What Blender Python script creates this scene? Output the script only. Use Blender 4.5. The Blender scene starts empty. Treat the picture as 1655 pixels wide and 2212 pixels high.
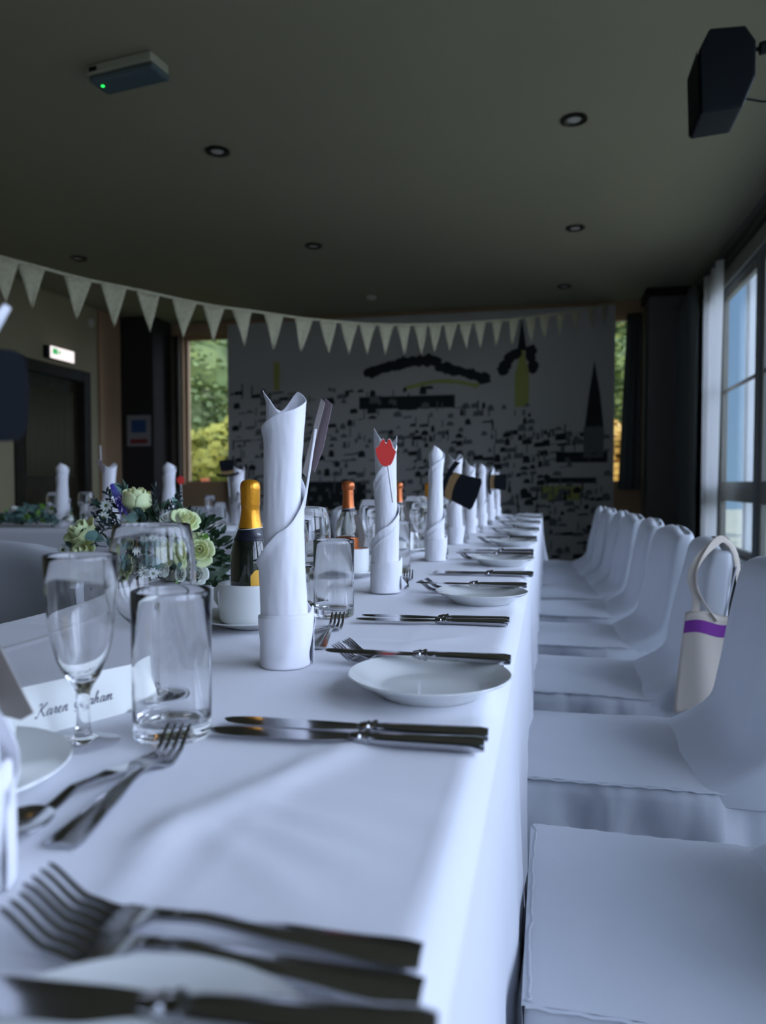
import bpy, math, random
from mathutils import Vector, Matrix, Euler, noise as mnoise
from math import sin, cos, pi, radians as R
random.seed(7)
S = bpy.context.scene
C = S.collection

# ------------------------------------------------------------------ camera
cam = bpy.data.objects.new('camera', bpy.data.cameras.new('camera'))
C.objects.link(cam); S.camera = cam
cam.location = (0, 0, .949)
cam.rotation_euler = Euler((R(90 - 2.12), 0, R(12.63)), 'XYZ')
cd = cam.data
cd.sensor_fit = 'VERTICAL'; cd.sensor_height = 36; cd.sensor_width = 36
cd.lens = 1597 / 2212 * 36
cd.clip_start = .02; cd.clip_end = 200
cd.dof.use_dof = True; cd.dof.focus_distance = 1.0; cd.dof.aperture_fstop = 4.8
S.view_settings.view_transform = 'Standard'
S.view_settings.look = 'None'
S.view_settings.exposure = 0.58
S.view_settings.gamma = 1.0

# ------------------------------------------------------------------ world: cool hazy sky, brightest to the east (+X)
W = bpy.data.worlds.new('sky'); S.world = W; W.use_nodes = True
nt = W.node_tree; nt.nodes.clear()
def wn(t, **k):
    n = nt.nodes.new(t)
    for a, b in k.items(): setattr(n, a, b)
    return n
def wl(a, b): nt.links.new(a, b)
tc = wn('ShaderNodeTexCoord'); sep = wn('ShaderNodeSeparateXYZ'); wl(tc.outputs['Generated'], sep.inputs[0])
el = wn('ShaderNodeValToRGB'); wl(sep.outputs['Z'], el.inputs[0])
cr = el.color_ramp; cr.elements[0].position = 0.0; cr.elements[0].color = (.20, .33, .50, 1)
cr.elements[1].position = .75; cr.elements[1].color = (.10, .22, .48, 1)
east = wn('ShaderNodeMapRange'); east.inputs['From Min'].default_value = .30; east.inputs['From Max'].default_value = .95
east.interpolation_type = 'SMOOTHSTEP'; wl(sep.outputs['X'], east.inputs['Value'])
cn = wn('ShaderNodeTexNoise'); cn.inputs['Scale'].default_value = 2.2; cn.inputs['Detail'].default_value = 4; wl(tc.outputs['Generated'], cn.inputs['Vector'])
mx = wn('ShaderNodeMixRGB'); mx.inputs[2].default_value = (3.9, 4.5, 6.2, 1)
mm = wn('ShaderNodeMath', operation='MULTIPLY'); wl(east.outputs[0], mm.inputs[0])
cm = wn('ShaderNodeMapRange'); cm.inputs['From Min'].default_value = .3; cm.inputs['From Max'].default_value = .6
cm.inputs['To Min'].default_value = .75; wl(cn.outputs['Fac'], cm.inputs['Value']); wl(cm.outputs[0], mm.inputs[1])
wl(mm.outputs[0], mx.inputs[0]); wl(el.outputs[0], mx.inputs[1])
bg = wn('ShaderNodeBackground'); bg.inputs['Strength'].default_value = 1.0; wl(mx.outputs[0], bg.inputs[0])
wo = wn('ShaderNodeOutputWorld'); wl(bg.outputs[0], wo.inputs[0])

# sun from behind the building: lights the trees outside, never enters the hall
sl = bpy.data.lights.new('sun', 'SUN'); sl.energy = 2.2; sl.angle = R(2); sl.color = (1, .93, .78)
so = bpy.data.objects.new('sun', sl); C.objects.link(so)
so.rotation_euler = Vector((.25, .78, -.60)).to_track_quat('-Z', 'Y').to_euler()

XL, XR, YN, YF, ZC = -4.4, 1.25, -3.2, 7.4, 2.69
# right wall openings (Y ranges) with z range
OPEN = [(-2.95, -1.55), (-1.40, .05), (.20, 1.70), (1.85, 3.35), (3.50, 4.95), (5.04, 6.02)]
ZB, ZT = .46, 2.36
def portal(x, y, z, sx, sy, rot):
    l = bpy.data.lights.new('window_portal', 'AREA'); l.shape = 'RECTANGLE'; l.size = sx; l.size_y = sy
    l.cycles.is_portal = True
    o = bpy.data.objects.new('window_portal', l); C.objects.link(o); o.location = (x, y, z); o.rotation_euler = rot
for a, b in OPEN:
    portal(XR + .07, (a + b) / 2, (ZB + ZT) / 2, b - a, ZT - ZB, Matrix(((0, 0, 1), (1, 0, 0), (0, 1, 0))).to_euler())
portal(-3.60, YF + .12, 1.75, .55, 1.6, (R(-90), 0, 0))

# ------------------------------------------------------------------ materials
def mat(name, col, rough=.6, metal=0, trans=0, ior=1.5, bump=0, bscale=200, var=0, vscale=3, sheen=0, coat=0, emit=None, estr=0, sss=0, weave=False, alpha=1):
    m = bpy.data.materials.new(name); m.use_nodes = True
    n = m.node_tree; b = n.nodes['Principled BSDF']
    b.inputs['Base Color'].default_value = (*col, 1); b.inputs['Roughness'].default_value = rough
    b.inputs['Metallic'].default_value = metal; b.inputs['IOR'].default_value = ior
    b.inputs['Transmission Weight'].default_value = trans
    b.inputs['Sheen Weight'].default_value = sheen; b.inputs['Coat Weight'].default_value = coat
    if sss: b.inputs['Subsurface Weight'].default_value = sss; b.inputs['Subsurface Scale'].default_value = .01
    if emit: b.inputs['Emission Color'].default_value = (*emit, 1); b.inputs['Emission Strength'].default_value = estr
    t = n.nodes.new('ShaderNodeTexCoord')
    if var:
        z = n.nodes.new('ShaderNodeTexNoise'); z.inputs['Scale'].default_value = vscale; z.inputs['Detail'].default_value = 4
        n.links.new(t.outputs['Object'], z.inputs['Vector'])
        r = n.nodes.new('ShaderNodeValToRGB'); n.links.new(z.outputs['Fac'], r.inputs[0])
        r.color_ramp.elements[0].position = .3; r.color_ramp.elements[1].position = .7
        r.color_ramp.elements[0].color = (*[c * (1 - var) for c in col], 1)
        r.color_ramp.elements[1].color = (*[min(1, c * (1 + var)) for c in col], 1)
        n.links.new(r.outputs[0], b.inputs['Base Color'])
    if bump:
        z = n.nodes.new('ShaderNodeTexNoise'); z.inputs['Scale'].default_value = bscale; z.inputs['Detail'].default_value = 3
        n.links.new(t.outputs['Object'], z.inputs['Vector'])
        bp = n.nodes.new('ShaderNodeBump'); bp.inputs['Strength'].default_value = bump; bp.inputs['Distance'].default_value = .002
        n.links.new(z.outputs['Fac'], bp.inputs['Height']); n.links.new(bp.outputs[0], b.inputs['Normal'])
    return m
M = {}
M['cloth'] = mat('white_table_linen', (.80, .81, .86), .75, bump=.12, bscale=600, sheen=.15)
M['napkin'] = mat('white_napkin_linen', (.86, .86, .90), .8, bump=.10, bscale=900, sheen=.2)
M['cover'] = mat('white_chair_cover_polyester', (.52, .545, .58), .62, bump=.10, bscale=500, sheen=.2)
M['china'] = mat('glazed_white_china', (.78, .80, .78), .12, coat=.4)
M['steel'] = mat('polished_cutlery_steel', (.42, .42, .44), .13, metal=1)
M['glass'] = mat('clear_glass', (1, 1, 1), .0, trans=1, ior=1.46)
M['bottle_glass'] = mat('dark_green_bottle_glass', (.012, .016, .010), .06, coat=.6)
M['clear_bottle'] = mat('clear_bottle_glass', (.93, .93, .88), .02, trans=1, ior=1.45)
M['foil_gold'] = mat('orange_gold_foil', (.78, .33, .02), .30, metal=.55, bump=.3, bscale=120)
M['foil_copper'] = mat('copper_foil', (.62, .17, .05), .32, metal=.6, bump=.3, bscale=120)
M['label_black'] = mat('black_label_paper', (.012, .014, .025), .35)
M['label_gold'] = mat('yellow_label_paper', (.75, .42, .04), .45)
M['white_print'] = mat('white_print', (.8, .8, .8), .5)
M['tag'] = mat('taupe_card_tag', (.27, .24, .22), .7, bump=.1)
M['string'] = mat('white_string', (.75, .74, .70), .8)
M['card'] = mat('white_place_card', (.93, .95, .90), .7)
M['ink'] = mat('grey_ink', (.10, .10, .16), .6)
M['red_card'] = mat('red_craft_card', (.80, .045, .035), .6)
M['stick'] = mat('white_paper_stick', (.90, .90, .92), .6)
M['black_card'] = mat('black_craft_card', (.006, .008, .011), .8)
M['black_card'].node_tree.nodes['Principled BSDF'].inputs['Specular IOR Level'].default_value = .15
M['gold_card'] = mat('dull_gold_craft_card', (.22, .13, .045), .6)
M['brown_card'] = mat('brown_craft_card', (.16, .12, .13), .6)
M['bunting'] = mat('ivory_lace_cotton', (.40, .38, .25), .85, bump=.4, bscale=90, var=.12, vscale=60)
M['ceiling'] = mat('olive_grey_ceiling_paint', (.37, .345, .235), .8, bump=.05, bscale=40, var=.04, vscale=.6)
M['wall'] = mat('khaki_wall_paint', (.38, .33, .20), .8, bump=.06, bscale=60, var=.05, vscale=2)
M['tan'] = mat('tan_wall_paint', (.42, .27, .15), .75, bump=.05, bscale=60)
M['darkpillar'] = mat('charcoal_pillar_paint', (.16, .15, .14), .6, bump=.05, bscale=60)
M['blackpillar'] = mat('black_pillar_paint', (.030, .027, .024), .8, bump=.05, bscale=60)
M['wallgrey'] = mat('grey_wall_paint', (.16, .17, .17), .75, bump=.05, bscale=60)
M['carpet'] = mat('grey_carpet', (.10, .10, .11), .95, bump=.8, bscale=300, var=.2, vscale=80)
M['frame'] = mat('grey_window_frame', (.20, .19, .16), .5)
M['frame_white'] = mat('white_window_frame', (.72, .73, .72), .45)
M['darktrim'] = mat('dark_wood_trim', (.030, .026, .018), .45, var=.25, vscale=12)
M['door'] = mat('dark_door_wood', (.045, .038, .022), .5, var=.25, vscale=8)
M['doorcurtain'] = mat('olive_door_curtain', (.10, .09, .05), .85)
M['curtain'] = mat('charcoal_curtain', (.12, .13, .125), .85, bump=.2, bscale=150)
M['curtain_brown'] = mat('brown_curtain', (.075, .06, .04), .85, bump=.2, bscale=150)
M['sheer'] = mat('white_lining_curtain', (.78, .79, .80), .8, bump=.1)
M['black_plastic'] = mat('black_speaker_plastic', (.010, .014, .018), .55, bump=.1, bscale=400)
M['lamp_white'] = mat('cream_lamp_housing', (.50, .50, .40), .5)
M['lamp_glass'] = mat('grey_blue_diffuser', (.10, .15, .17), .25)
M['led'] = mat('green_indicator', (.02, .6, .1), .4, emit=(.02, 1, .12), estr=2.0)
M['exit_lit'] = mat('lit_exit_panel', (.8, .75, .72), .5, emit=(1, .9, .88), estr=.75)
M['exit_green'] = mat('green_exit_pictogram', (.05, .4, .12), .5, emit=(.1, .8, .25), estr=.35)
M['dark_metal'] = mat('dark_bronze_ring', (.05, .045, .035), .35, metal=.8)
M['bulb'] = mat('unlit_halogen_bulb', (.55, .53, .48), .3)
M['sign_white'] = mat('grey_white_notice', (.22, .22, .22), .5)
M['sign_blue'] = mat('blue_notice_panel', (.02, .06, .16), .5)
M['sign_red'] = mat('red_notice_panel', (.16, .02, .02), .5)
M['mural_base'] = mat('grey_mural_print', (.47, .46, .43), .8)
M['mural_black'] = mat('black_mural_print', (.012, .018, .018), .8)
M['mural_dark'] = mat('dark_grey_mural_print', (.13, .14, .14), .8)
M['mural_olive'] = mat('olive_mural_print', (.36, .38, .10), .8)
M['canvas'] = mat('natural_cotton_canvas', (.62, .55, .46), .85, bump=.3, bscale=700)
M['purple'] = mat('purple_printed_band', (.20, .03, .28), .8)
M['rose'] = mat('pale_green_cream_petal', (.72, .78, .42), .55, sss=.15, var=.08, vscale=25)
M['petal_white'] = mat('white_petal', (.86, .88, .80), .55, sss=.15)
M['leaf'] = mat('dark_leaf_green', (.020, .050, .022), .5, var=.3, vscale=40)
M['leaf_fresh'] = mat('fresh_leaf_green', (.13, .28, .04), .5, var=.3, vscale=40)
M['euca'] = mat('dusty_eucalyptus_leaf', (.10, .19, .165), .6, var=.2, vscale=30)
M['thistle'] = mat('blue_black_thistle_leaf', (.016, .030, .034), .5)
M['veronica'] = mat('violet_floret', (.07, .035, .40), .6)
M['daisy_eye'] = mat('olive_daisy_eye', (.10, .14, .02), .7)
M['trunk'] = mat('tree_bark', (.08, .06, .04), .9, bump=.5, bscale=30)
M['tree_green'] = mat('sunlit_foliage', (.17, .22, .07), .7, var=.55, vscale=1.6)
M['tree_yellow'] = mat('yellow_green_foliage', (.36, .36, .07), .7, var=.45, vscale=1.8)
M['tree_gold'] = mat('golden_foliage', (.60, .36, .08), .7, var=.4, vscale=1.5)
M['paving'] = mat('light_bounce_paving', (.50, .50, .38), .9, bump=.3, bscale=20, var=.15, vscale=2)
M['grass'] = mat('lawn', (.12, .20, .05), .95, var=.4, vscale=1.2)
M['terra'] = mat('terracotta_planter', (.45, .12, .05), .7)
M['rail'] = mat('brown_railing', (.06, .045, .03), .7)
for k_ in ('black_plastic', 'door', 'darktrim', 'darkpillar', 'blackpillar', 'curtain'):
    if k_ in M: M[k_].node_tree.nodes['Principled BSDF'].inputs['Specular IOR Level'].default_value = .18
# window pane: thin clear glazing (fresnel mix of mirror and clear)
def pane_mat():
    m = bpy.data.materials.new('thin_clear_glazing'); m.use_nodes = True; n = m.node_tree; n.nodes.clear()
    o = n.nodes.new('ShaderNodeOutputMaterial'); mixn = n.nodes.new('ShaderNodeMixShader')
    lw = n.nodes.new('ShaderNodeLayerWeight'); lw.inputs[0].default_value = .5
    pw = n.nodes.new('ShaderNodeMath'); pw.operation = 'POWER'; pw.inputs[1].default_value = 5; n.links.new(lw.outputs['Facing'], pw.inputs[0])
    f = n.nodes.new('ShaderNodeMath'); f.operation = 'MULTIPLY_ADD'; f.inputs[1].default_value = .5; f.inputs[2].default_value = .03; n.links.new(pw.outputs[0], f.inputs[0])
    t = n.nodes.new('ShaderNodeBsdfTransparent'); g = n.nodes.new('ShaderNodeBsdfGlossy'); g.inputs['Roughness'].default_value = .02
    t.inputs[0].default_value = (.95, .97, .97, 1)
    n.links.new(f.outputs[0], mixn.inputs[0]); n.links.new(t.outputs[0], mixn.inputs[1]); n.links.new(g.outputs[0], mixn.inputs[2])
    n.links.new(mixn.outputs[0], o.inputs[0]); return m
M['pane'] = pane_mat()
def sheer_mat():
    m = bpy.data.materials.new('white_sheer_fabric'); m.use_nodes = True; n = m.node_tree; n.nodes.clear()
    o = n.nodes.new('ShaderNodeOutputMaterial'); x = n.nodes.new('ShaderNodeMixShader'); x.inputs[0].default_value = .55
    d = n.nodes.new('ShaderNodeBsdfDiffuse'); d.inputs[0].default_value = (.85, .85, .84, 1); t = n.nodes.new('ShaderNodeBsdfTranslucent'); t.inputs[0].default_value = (.85, .85, .84, 1)
    n.links.new(d.outputs[0], x.inputs[1]); n.links.new(t.outputs[0], x.inputs[2]); n.links.new(x.outputs[0], o.inputs[0]); return m
M['sheer'] = sheer_mat()

# ------------------------------------------------------------------ mesh helpers
class MB:
    def __init__(s): s.v = []; s.f = []; s.mi = []
    def add(s, vs, fs, mi=0):
        k = len(s.v); s.v += [tuple(v) for v in vs]; s.f += [tuple(i + k for i in f) for f in fs]; s.mi += [mi] * len(fs); return s
    def box(s, x0, x1, y0, y1, z0, z1, mi=0, mtx=None):
        vs = [Vector((x, y, z)) for z in (z0, z1) for y in (y0, y1) for x in (x0, x1)]
        if mtx: vs = [mtx @ v for v in vs]
        return s.add(vs, [(0, 2, 3, 1), (4, 5, 7, 6), (0, 1, 5, 4), (2, 6, 7, 3), (0, 4, 6, 2), (1, 3, 7, 5)], mi)
    def lathe(s, prof, seg=48, mi=0, mtx=None, close=False):
        vs = []; fs = []; idx = []
        for r, z in prof:
            if r < 1e-6: idx.append([len(vs)]); vs.append(Vector((0, 0, z)))
            else:
                idx.append(list(range(len(vs), len(vs) + seg)))
                vs += [Vector((r * cos(2 * pi * i / seg), r * sin(2 * pi * i / seg), z)) for i in range(seg)]
        pr = list(zip(idx[:-1], idx[1:])) + ([(idx[-1], idx[0])] if close else [])
        for a, b in pr:
            for i in range(seg):
                j = (i + 1) % seg
                if len(a) == 1 and len(b) == 1: continue
                if len(a) == 1: fs.append((a[0], b[j], b[i]))
                elif len(b) == 1: fs.append((a[i], a[j], b[0]))
                else: fs.append((a[i], a[j], b[j], b[i]))
        if mtx: vs = [mtx @ v for v in vs]
        return s.add(vs, fs, mi)
    def tube(s, pts, rad, seg=10, mi=0, caps=True, flat=1.0):
        pts = [Vector(p) for p in pts]; n = len(pts)
        rads = rad if isinstance(rad, (list, tuple)) else [rad] * n
        vs = []; fs = []
        up = Vector((0, 0, 1))
        for i, p in enumerate(pts):
            d = (pts[min(i + 1, n - 1)] - pts[max(i - 1, 0)]).normalized()
            if abs(d.dot(up)) > .97: up = Vector((0, 1, 0)) if abs(d.y) < .9 else Vector((1, 0, 0))
            a = d.cross(up).normalized(); b = a.cross(d).normalized()
            for k in range(seg):
                t = 2 * pi * k / seg; vs.append(p + (a * cos(t) + b * sin(t) * flat) * rads[i])
            up = b
        for i in range(n - 1):
            for k in range(seg):
                l = (k + 1) % seg; fs.append((i * seg + k, i * seg + l, (i + 1) * seg + l, (i + 1) * seg + k))
        if caps: fs.append(tuple(range(seg))[::-1]); fs.append(tuple((n - 1) * seg + k for k in range(seg)))
        return s.add(vs, fs, mi)
    def grid(s, fn, nu, nv, mi=0, wrap=False):
        vs = [fn(i / nu, j / nv) for j in range(nv + 1) for i in range(nu + (0 if wrap else 1))]
        w = nu if wrap else nu + 1; fs = []
        for j in range(nv):
            for i in range(nu):
                k = (i + 1) % w if wrap else i + 1
                fs.append((j * w + i, j * w + k, (j + 1) * w + k, (j + 1) * w + i))
        return s.add(vs, fs, mi)
    def prism(s, outline, fn0, fn1, mi=0):
        n = len(outline)
        vs = [fn0(*p) for p in outline] + [fn1(*p) for p in outline]
        fs = [tuple(range(n))[::-1], tuple(range(n, 2 * n))] + [(i, (i + 1) % n, n + (i + 1) % n, n + i) for i in range(n)]
        return s.add(vs, fs, mi)
    def build(s, name, mats, parent=None, loc=(0, 0, 0), rot=(0, 0, 0), smooth=True, ang=40, solid=0, bevel=0, sub=0):
        me = bpy.data.meshes.new(name); me.from_pydata(s.v, [], s.f); me.update()
        if not isinstance(mats, (list, tuple)): mats = [mats]
        for m in mats: me.materials.append(m)
        me.polygons.foreach_set('material_index', s.mi)
        if smooth:
            me.polygons.foreach_set('use_smooth', [True] * len(me.polygons))
            me.set_sharp_from_angle(angle=R(ang))
        o = bpy.data.objects.new(name, me); C.objects.link(o)
        o.location = loc; o.rotation_euler = rot
        if parent: o.parent = parent
        if bevel:
            b = o.modifiers.new('bevel', 'BEVEL'); b.width = bevel; b.segments = 2; b.limit_method = 'ANGLE'; b.angle_limit = R(35)
        if sub:
            b = o.modifiers.new('sub', 'SUBSURF'); b.levels = sub; b.render_levels = sub
        if solid:
            b = o.modifiers.new('solid', 'SOLIDIFY'); b.thickness = solid; b.offset = 0
        return o
def ss(x, a, b):
    t = max(0, min(1, (x - a) / (b - a))); return t * t * (3 - 2 * t)
def lerpk(x, keys):
    if x <= keys[0][0]: return keys[0][1]
    for (a, p), (b, q) in zip(keys, keys[1:]):
        if x <= b:
            t = (x - a) / (b - a); t = t * t * (3 - 2 * t) * .5 + t * .5; return p + (q - p) * t
    return keys[-1][1]
def tag(o, label, cat, group=None, kind=None):
    if label: o['label'] = label
    if cat: o['category'] = cat
    if group: o['group'] = group
    if kind: o['kind'] = kind
    return o
def empty(name, loc=(0, 0, 0), rz=0):
    o = bpy.data.objects.new(name, None); C.objects.link(o); o.location = loc; o.rotation_euler = (0, 0, rz); o.empty_display_size = .02; return o
def struct(o, label=None):
    o['kind'] = 'structure'
    if label: o['label'] = label
    return o
def copy_tree(o, parent=None):
    c = o.copy(); C.objects.link(c)
    if parent: c.parent = parent
    for ch in list(o.children): copy_tree(ch, c)
    return c
ORD = ['nearest', 'second', 'third', 'fourth', 'fifth', 'sixth', 'seventh', 'eighth', 'ninth', 'tenth']
def place(proto, used, name, loc, rz, label, cat, group, tilt=None):
    if not used: o = proto; used.append(1)
    else: o = copy_tree(proto)
    o.location = loc; o.rotation_euler = (tilt[0], tilt[1], rz) if tilt else (0, 0, rz)
    tag(o, label, cat, group); return o

# ------------------------------------------------------------------ the hall
t = .14
struct(MB().box(XL - t, XR + t, YN - t, YF + t, -.1, 0).build('floor', M['carpet'], smooth=False), 'grey carpeted floor of the function room')
struct(MB().box(XL - t, XR + t, YN - t, YF + t, ZC, ZC + .15).build('ceiling', M['ceiling'], smooth=False), 'dark olive-grey painted ceiling')
# left wall with door opening Y 5.45..6.42, z<2.0
w = MB(); DY0, DY1, DZ = 5.47, 6.40, 1.98
w.box(XL - t, XL, YN, DY0, 0, ZC).box(XL - t, XL, DY1, YF, 0, ZC).box(XL - t, XL, DY0, DY1, DZ, ZC)
struct(w.build('wall_left', M['wall'], smooth=False), 'khaki side wall with the dark door')
struct(MB().box(XL - t, XR + t, YN - t, YN, 0, ZC).build('wall_back', M['wallgrey'], smooth=False))
# right wall
w = MB(); prev = YN
for a, b in OPEN:
    w.box(XR, XR + .06, prev, a, 0, ZC); w.box(XR, XR + .06, a, b, 0, ZB); w.box(XR, XR + .06, a, b, ZT, ZC); prev = b
w.box(XR, XR + .06, prev, YF, 0, ZC)
struct(w.build('wall_right', M['wallgrey'], smooth=False), 'grey window wall beside the chairs')
# far wall: openings behind both ends of the mural
w = MB(); f0, f1, f2, f3, fz0, fz1 = -3.88, -3.20, .42, .80, .95, 2.55
w.box(XL, f0, YF, YF + t, 0, ZC).box(f1, f2, YF, YF + t, 0, ZC).box(f3, XR, YF, YF + t, 0, ZC)
for a, b in ((f0, f1), (f2, f3)): w.box(a, b, YF, YF + t, 0, fz0).box(a, b, YF, YF + t, fz1, ZC)
struct(w.build('wall_far', M['tan'], smooth=False), 'tan end wall behind the mural')
# column boxes in both far corners
struct(MB().box(-4.38, -4.00, 6.98, 7.36, 0, ZC).build('trim_1', M['blackpillar'], smooth=False, bevel=.006), 'near-black square pillar in the far left corner')
struct(MB().box(-4.396, -4.372, 6.62, 6.985, 0, ZC).build('wall_warm_strip', M['tan'], smooth=False, bevel=.003), 'side wall strip beside the black pillar, warm window light painted tan')  # warm window light on the side wall, painted in as a tan strip
struct(MB().box(.86, 1.245, 6.99, 7.38, 0, 2.62).build('trim_3', M['darkpillar'], smooth=False, bevel=.006), 'charcoal square pillar in the far right corner')
struct(MB().box(.83, 1.245, 6.96, 7.38, 2.621, 2.687).build('trim_4', M['darktrim'], smooth=False, bevel=.004), 'dark capping over the right corner pillar')
struct(MB().box(1.19, 1.248, -3.1, 6.95, 2.50, 2.56).build('trim_5', M['darktrim'], smooth=False, bevel=.004), 'dark curtain track along the window wall')
struct(MB().box(1.225, 1.248, -3.1, 6.95, 2.38, 2.49).build('trim_6', M['frame'], smooth=False, bevel=.004), 'grey board above the windows')
struct(MB().box(XL + .002, XL + .03, YN, DY0 - .1, 0, .12).build('baseboard_left', M['darktrim'], smooth=False, bevel=.003))
struct(MB().box(f0 - .1, f1 + 1, YF - .03, YF - .002, 2.56, 2.66).build('trim_7', M['tan'], smooth=False, bevel=.003), 'orange-tan lintel over the far left window')
# windows
wi = 0
def window_right(a, b):
    global wi; wi += 1
    m = MB(); fx0, fx1 = XR + .012, XR + .05
    fr = .05
    m.box(fx0, fx1, a, a + fr, ZB, ZT).box(fx0, fx1, b - fr, b, ZB, ZT).box(fx0, fx1, a + fr, b - fr, ZB, ZB + fr).box(fx0, fx1, a + fr, b - fr, ZT - fr, ZT)
    m.box(fx0, fx1, a + fr, b - fr, .83, .97)
    m.box(fx0 + .01, fx1 - .01, a + fr, b - fr, 1.63, 1.655)
    if b - a > 1.2: m.box(fx0, fx1, (a + b) / 2 - .035, (a + b) / 2 + .035, ZB + fr, ZT - fr)
    o = struct(m.build('window_%d' % wi, M['frame'], smooth=False, bevel=.004))
    MB().box(XR + .029, XR + .033, a + fr, b - fr, ZB + fr, ZT - fr).build('pane', M['pane'], o, smooth=False)
    MB().box(XR - .10, XR + .010, a + .002, b - .002, ZB - .035, ZB - .002).build('window_sill', M['frame_white'], o, smooth=False, bevel=.005)
    return o
for a, b in OPEN: window_right(a, b)
def window_far(a, b):
    global wi; wi += 1
    m = MB(); y0, y1 = YF + .04, YF + .10; fr = .035
    m.box(a, a + fr, y0, y1, fz0, fz1).box(b - fr, b, y0, y1, fz0, fz1).box(a + fr, b - fr, y0, y1, fz0, fz0 + fr).box(a + fr, b - fr, y0, y1, fz1 - fr, fz1)
    o = struct(m.build('window_%d' % wi, M['tan'], smooth=False, bevel=.003))
    MB().box(a + fr, b - fr, YF + .068, YF + .072, fz0 + fr, fz1 - fr).build('pane', M['pane'], o, smooth=False)
    return o
window_far(f0, f1); window_far(f2, f3)
# door in the left wall
d = MB().box(XL - .09, XL - .05, DY0 + .05, DY1 - .05, .01, DZ - .05).build('door_1', M['door'], smooth=False, bevel=.004); struct(d, 'dark timber door with curtained glazing')
m = MB()
m.box(XL - .10, XL + .03, DY0 - .06, DY0 + .045, 0, DZ + .06).box(XL - .10, XL + .03, DY1 - .045, DY1 + .06, 0, DZ + .06).box(XL - .10, XL + .03, DY0 + .045, DY1 - .045, DZ - .045, DZ + .06)
m.build('door_frame', M['darktrim'], d, smooth=False, bevel=.005)
def dc(u, v): return (XL - .040 + .010 * sin(u * 46), DY0 + .14 + u * (DY1 - DY0 - .28), 1.02 + v * .80)
MB().grid(dc, 120, 2).build('door_curtain', M['doorcurtain'], d, solid=.003)
MB().box(XL - .05, XL - .012, DY0 + .09, DY0 + .115, .95, 1.06).build('door_handle', M['dark_metal'], d, smooth=False, bevel=.004)

def curtain(name, x0, x1, y0, y1, z0, z1, waves, amp, m, gather=0, label='', n=140):
    L = Vector((x1 - x0, y1 - y0, 0)); nrm = Vector((-L.y, L.x, 0)).normalized()
    def f(u, v):
        g = 1 - gather * sin(pi * min(1, v * 1.1)) * 0 - gather * (1 - v)
        p = Vector((x0, y0, 0)) + L * (u * g) + nrm * amp * (sin(u * waves * 2 * pi) + .3 * sin(u * waves * 4.7 * pi + 1)) * (.7 + .3 * v)
        return (p.x, p.y, z0 + (z1 - z0) * v)
    o = MB().grid(f, n, 14).build(name, m, solid=.004)
    tag(o, label, 'curtain'); return o
curtain('curtain', 1.10, 1.10, 6.94, 6.12, .04, 2.49, 7, .030, M['curtain'], 0, 'charcoal curtain drawn back in the far right corner')
curtain('curtain', 1.15, 1.15, 6.08, 5.50, .35, 2.49, 3, .028, M['sheer'], .20, 'bright white curtain edge hanging beside the far right window')
curtain('curtain', .83, .70, 7.30, 7.28, .90, 2.54, 3, .022, M['curtain'], -.5, 'dark narrow curtain between the mural and the right pillar')
curtain('curtain', -4.10, -3.86, 7.30, 7.30, .60, 2.54, 3, .022, M['curtain_brown'], .0, 'brown curtain beside the far left window')

# ------------------------------------------------------------------ mural board
mu = empty('mural_panel', (-1.36, 7.33, 0)); tag(mu, 'large grey cityscape mural board with black shapes and olive accents', 'mural')
def UX(px): return (px - 497) / 828 * 3.93 - 1.97 + .08 * sin(pi * (px - 497) / 828)
def UZ(py): return .958 + (1045 - py) * .00452
rnd = random.Random(3)
mk = MB().box(-1.97, 1.96, 0, .03, .03, 2.64)
lay = [0]
def rect(px0, px1, py0, py1, k):
    lay[0] += 1; y = -.001 - .00002 * lay[0]
    mk.add([(UX(px0), y, UZ(py1)), (UX(px1), y, UZ(py1)), (UX(px1), y, UZ(py0)), (UX(px0), y, UZ(py0))], [(0, 1, 2, 3)], k + 1)
def poly(pts, k):
    lay[0] += 1; y = -.001 - .00002 * lay[0]
    mk.add([(UX(a), y, UZ(b)) for a, b in pts], [tuple(range(len(pts)))], k + 1)
def blob(px, py, rx, ry, k, n=11):
    poly([(px + rx * (.7 + .5 * rnd.random()) * cos(2 * pi * i / n), py + ry * (.7 + .5 * rnd.random()) * sin(2 * pi * i / n)) for i in range(n)], k)
rect(785, 990, 850, 878, 0); rect(1205, 1312, 978, 1000, 0); rect(1180, 1290, 1032, 1044, 0); rect(672, 800, 1040, 1105, 0)
for i in range(34):
    a = i / 33; x = 805 + 250 * a; y = 788 - 22 * sin(pi * a) + (22 * a if a > .6 else 0) + 8; blob(x, y, 12, 10 + 6 * rnd.random(), 0)
for i in range(20):
    a = i / 19; blob(890 + 145 * a, 832 - 12 * sin(pi * a), 8, 5, 2)
rect(1117, 1147, 805, 880, 2); poly([(1120, 805), (1132, 740), (1145, 805)], 2); poly([(1122, 760), (1131, 690), (1142, 760)], 0)
for x, y in ((1098, 790), (1105, 775), (1118, 768), (1150, 772), (1156, 795), (1152, 760), (1092, 800)): blob(x, y, 13, 14, 0)
rect(600, 613, 765, 830, 2); rect(632, 652, 870, 905, 2)
poly([(1262, 950), (1272, 860), (1283, 785), (1296, 860), (1306, 950)], 0); rect(1268, 1298, 900, 960, 0); rect(1262, 1304, 925, 990, 1)
rect(1175, 1260, 1050, 1080, 2)
y = 838
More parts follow.
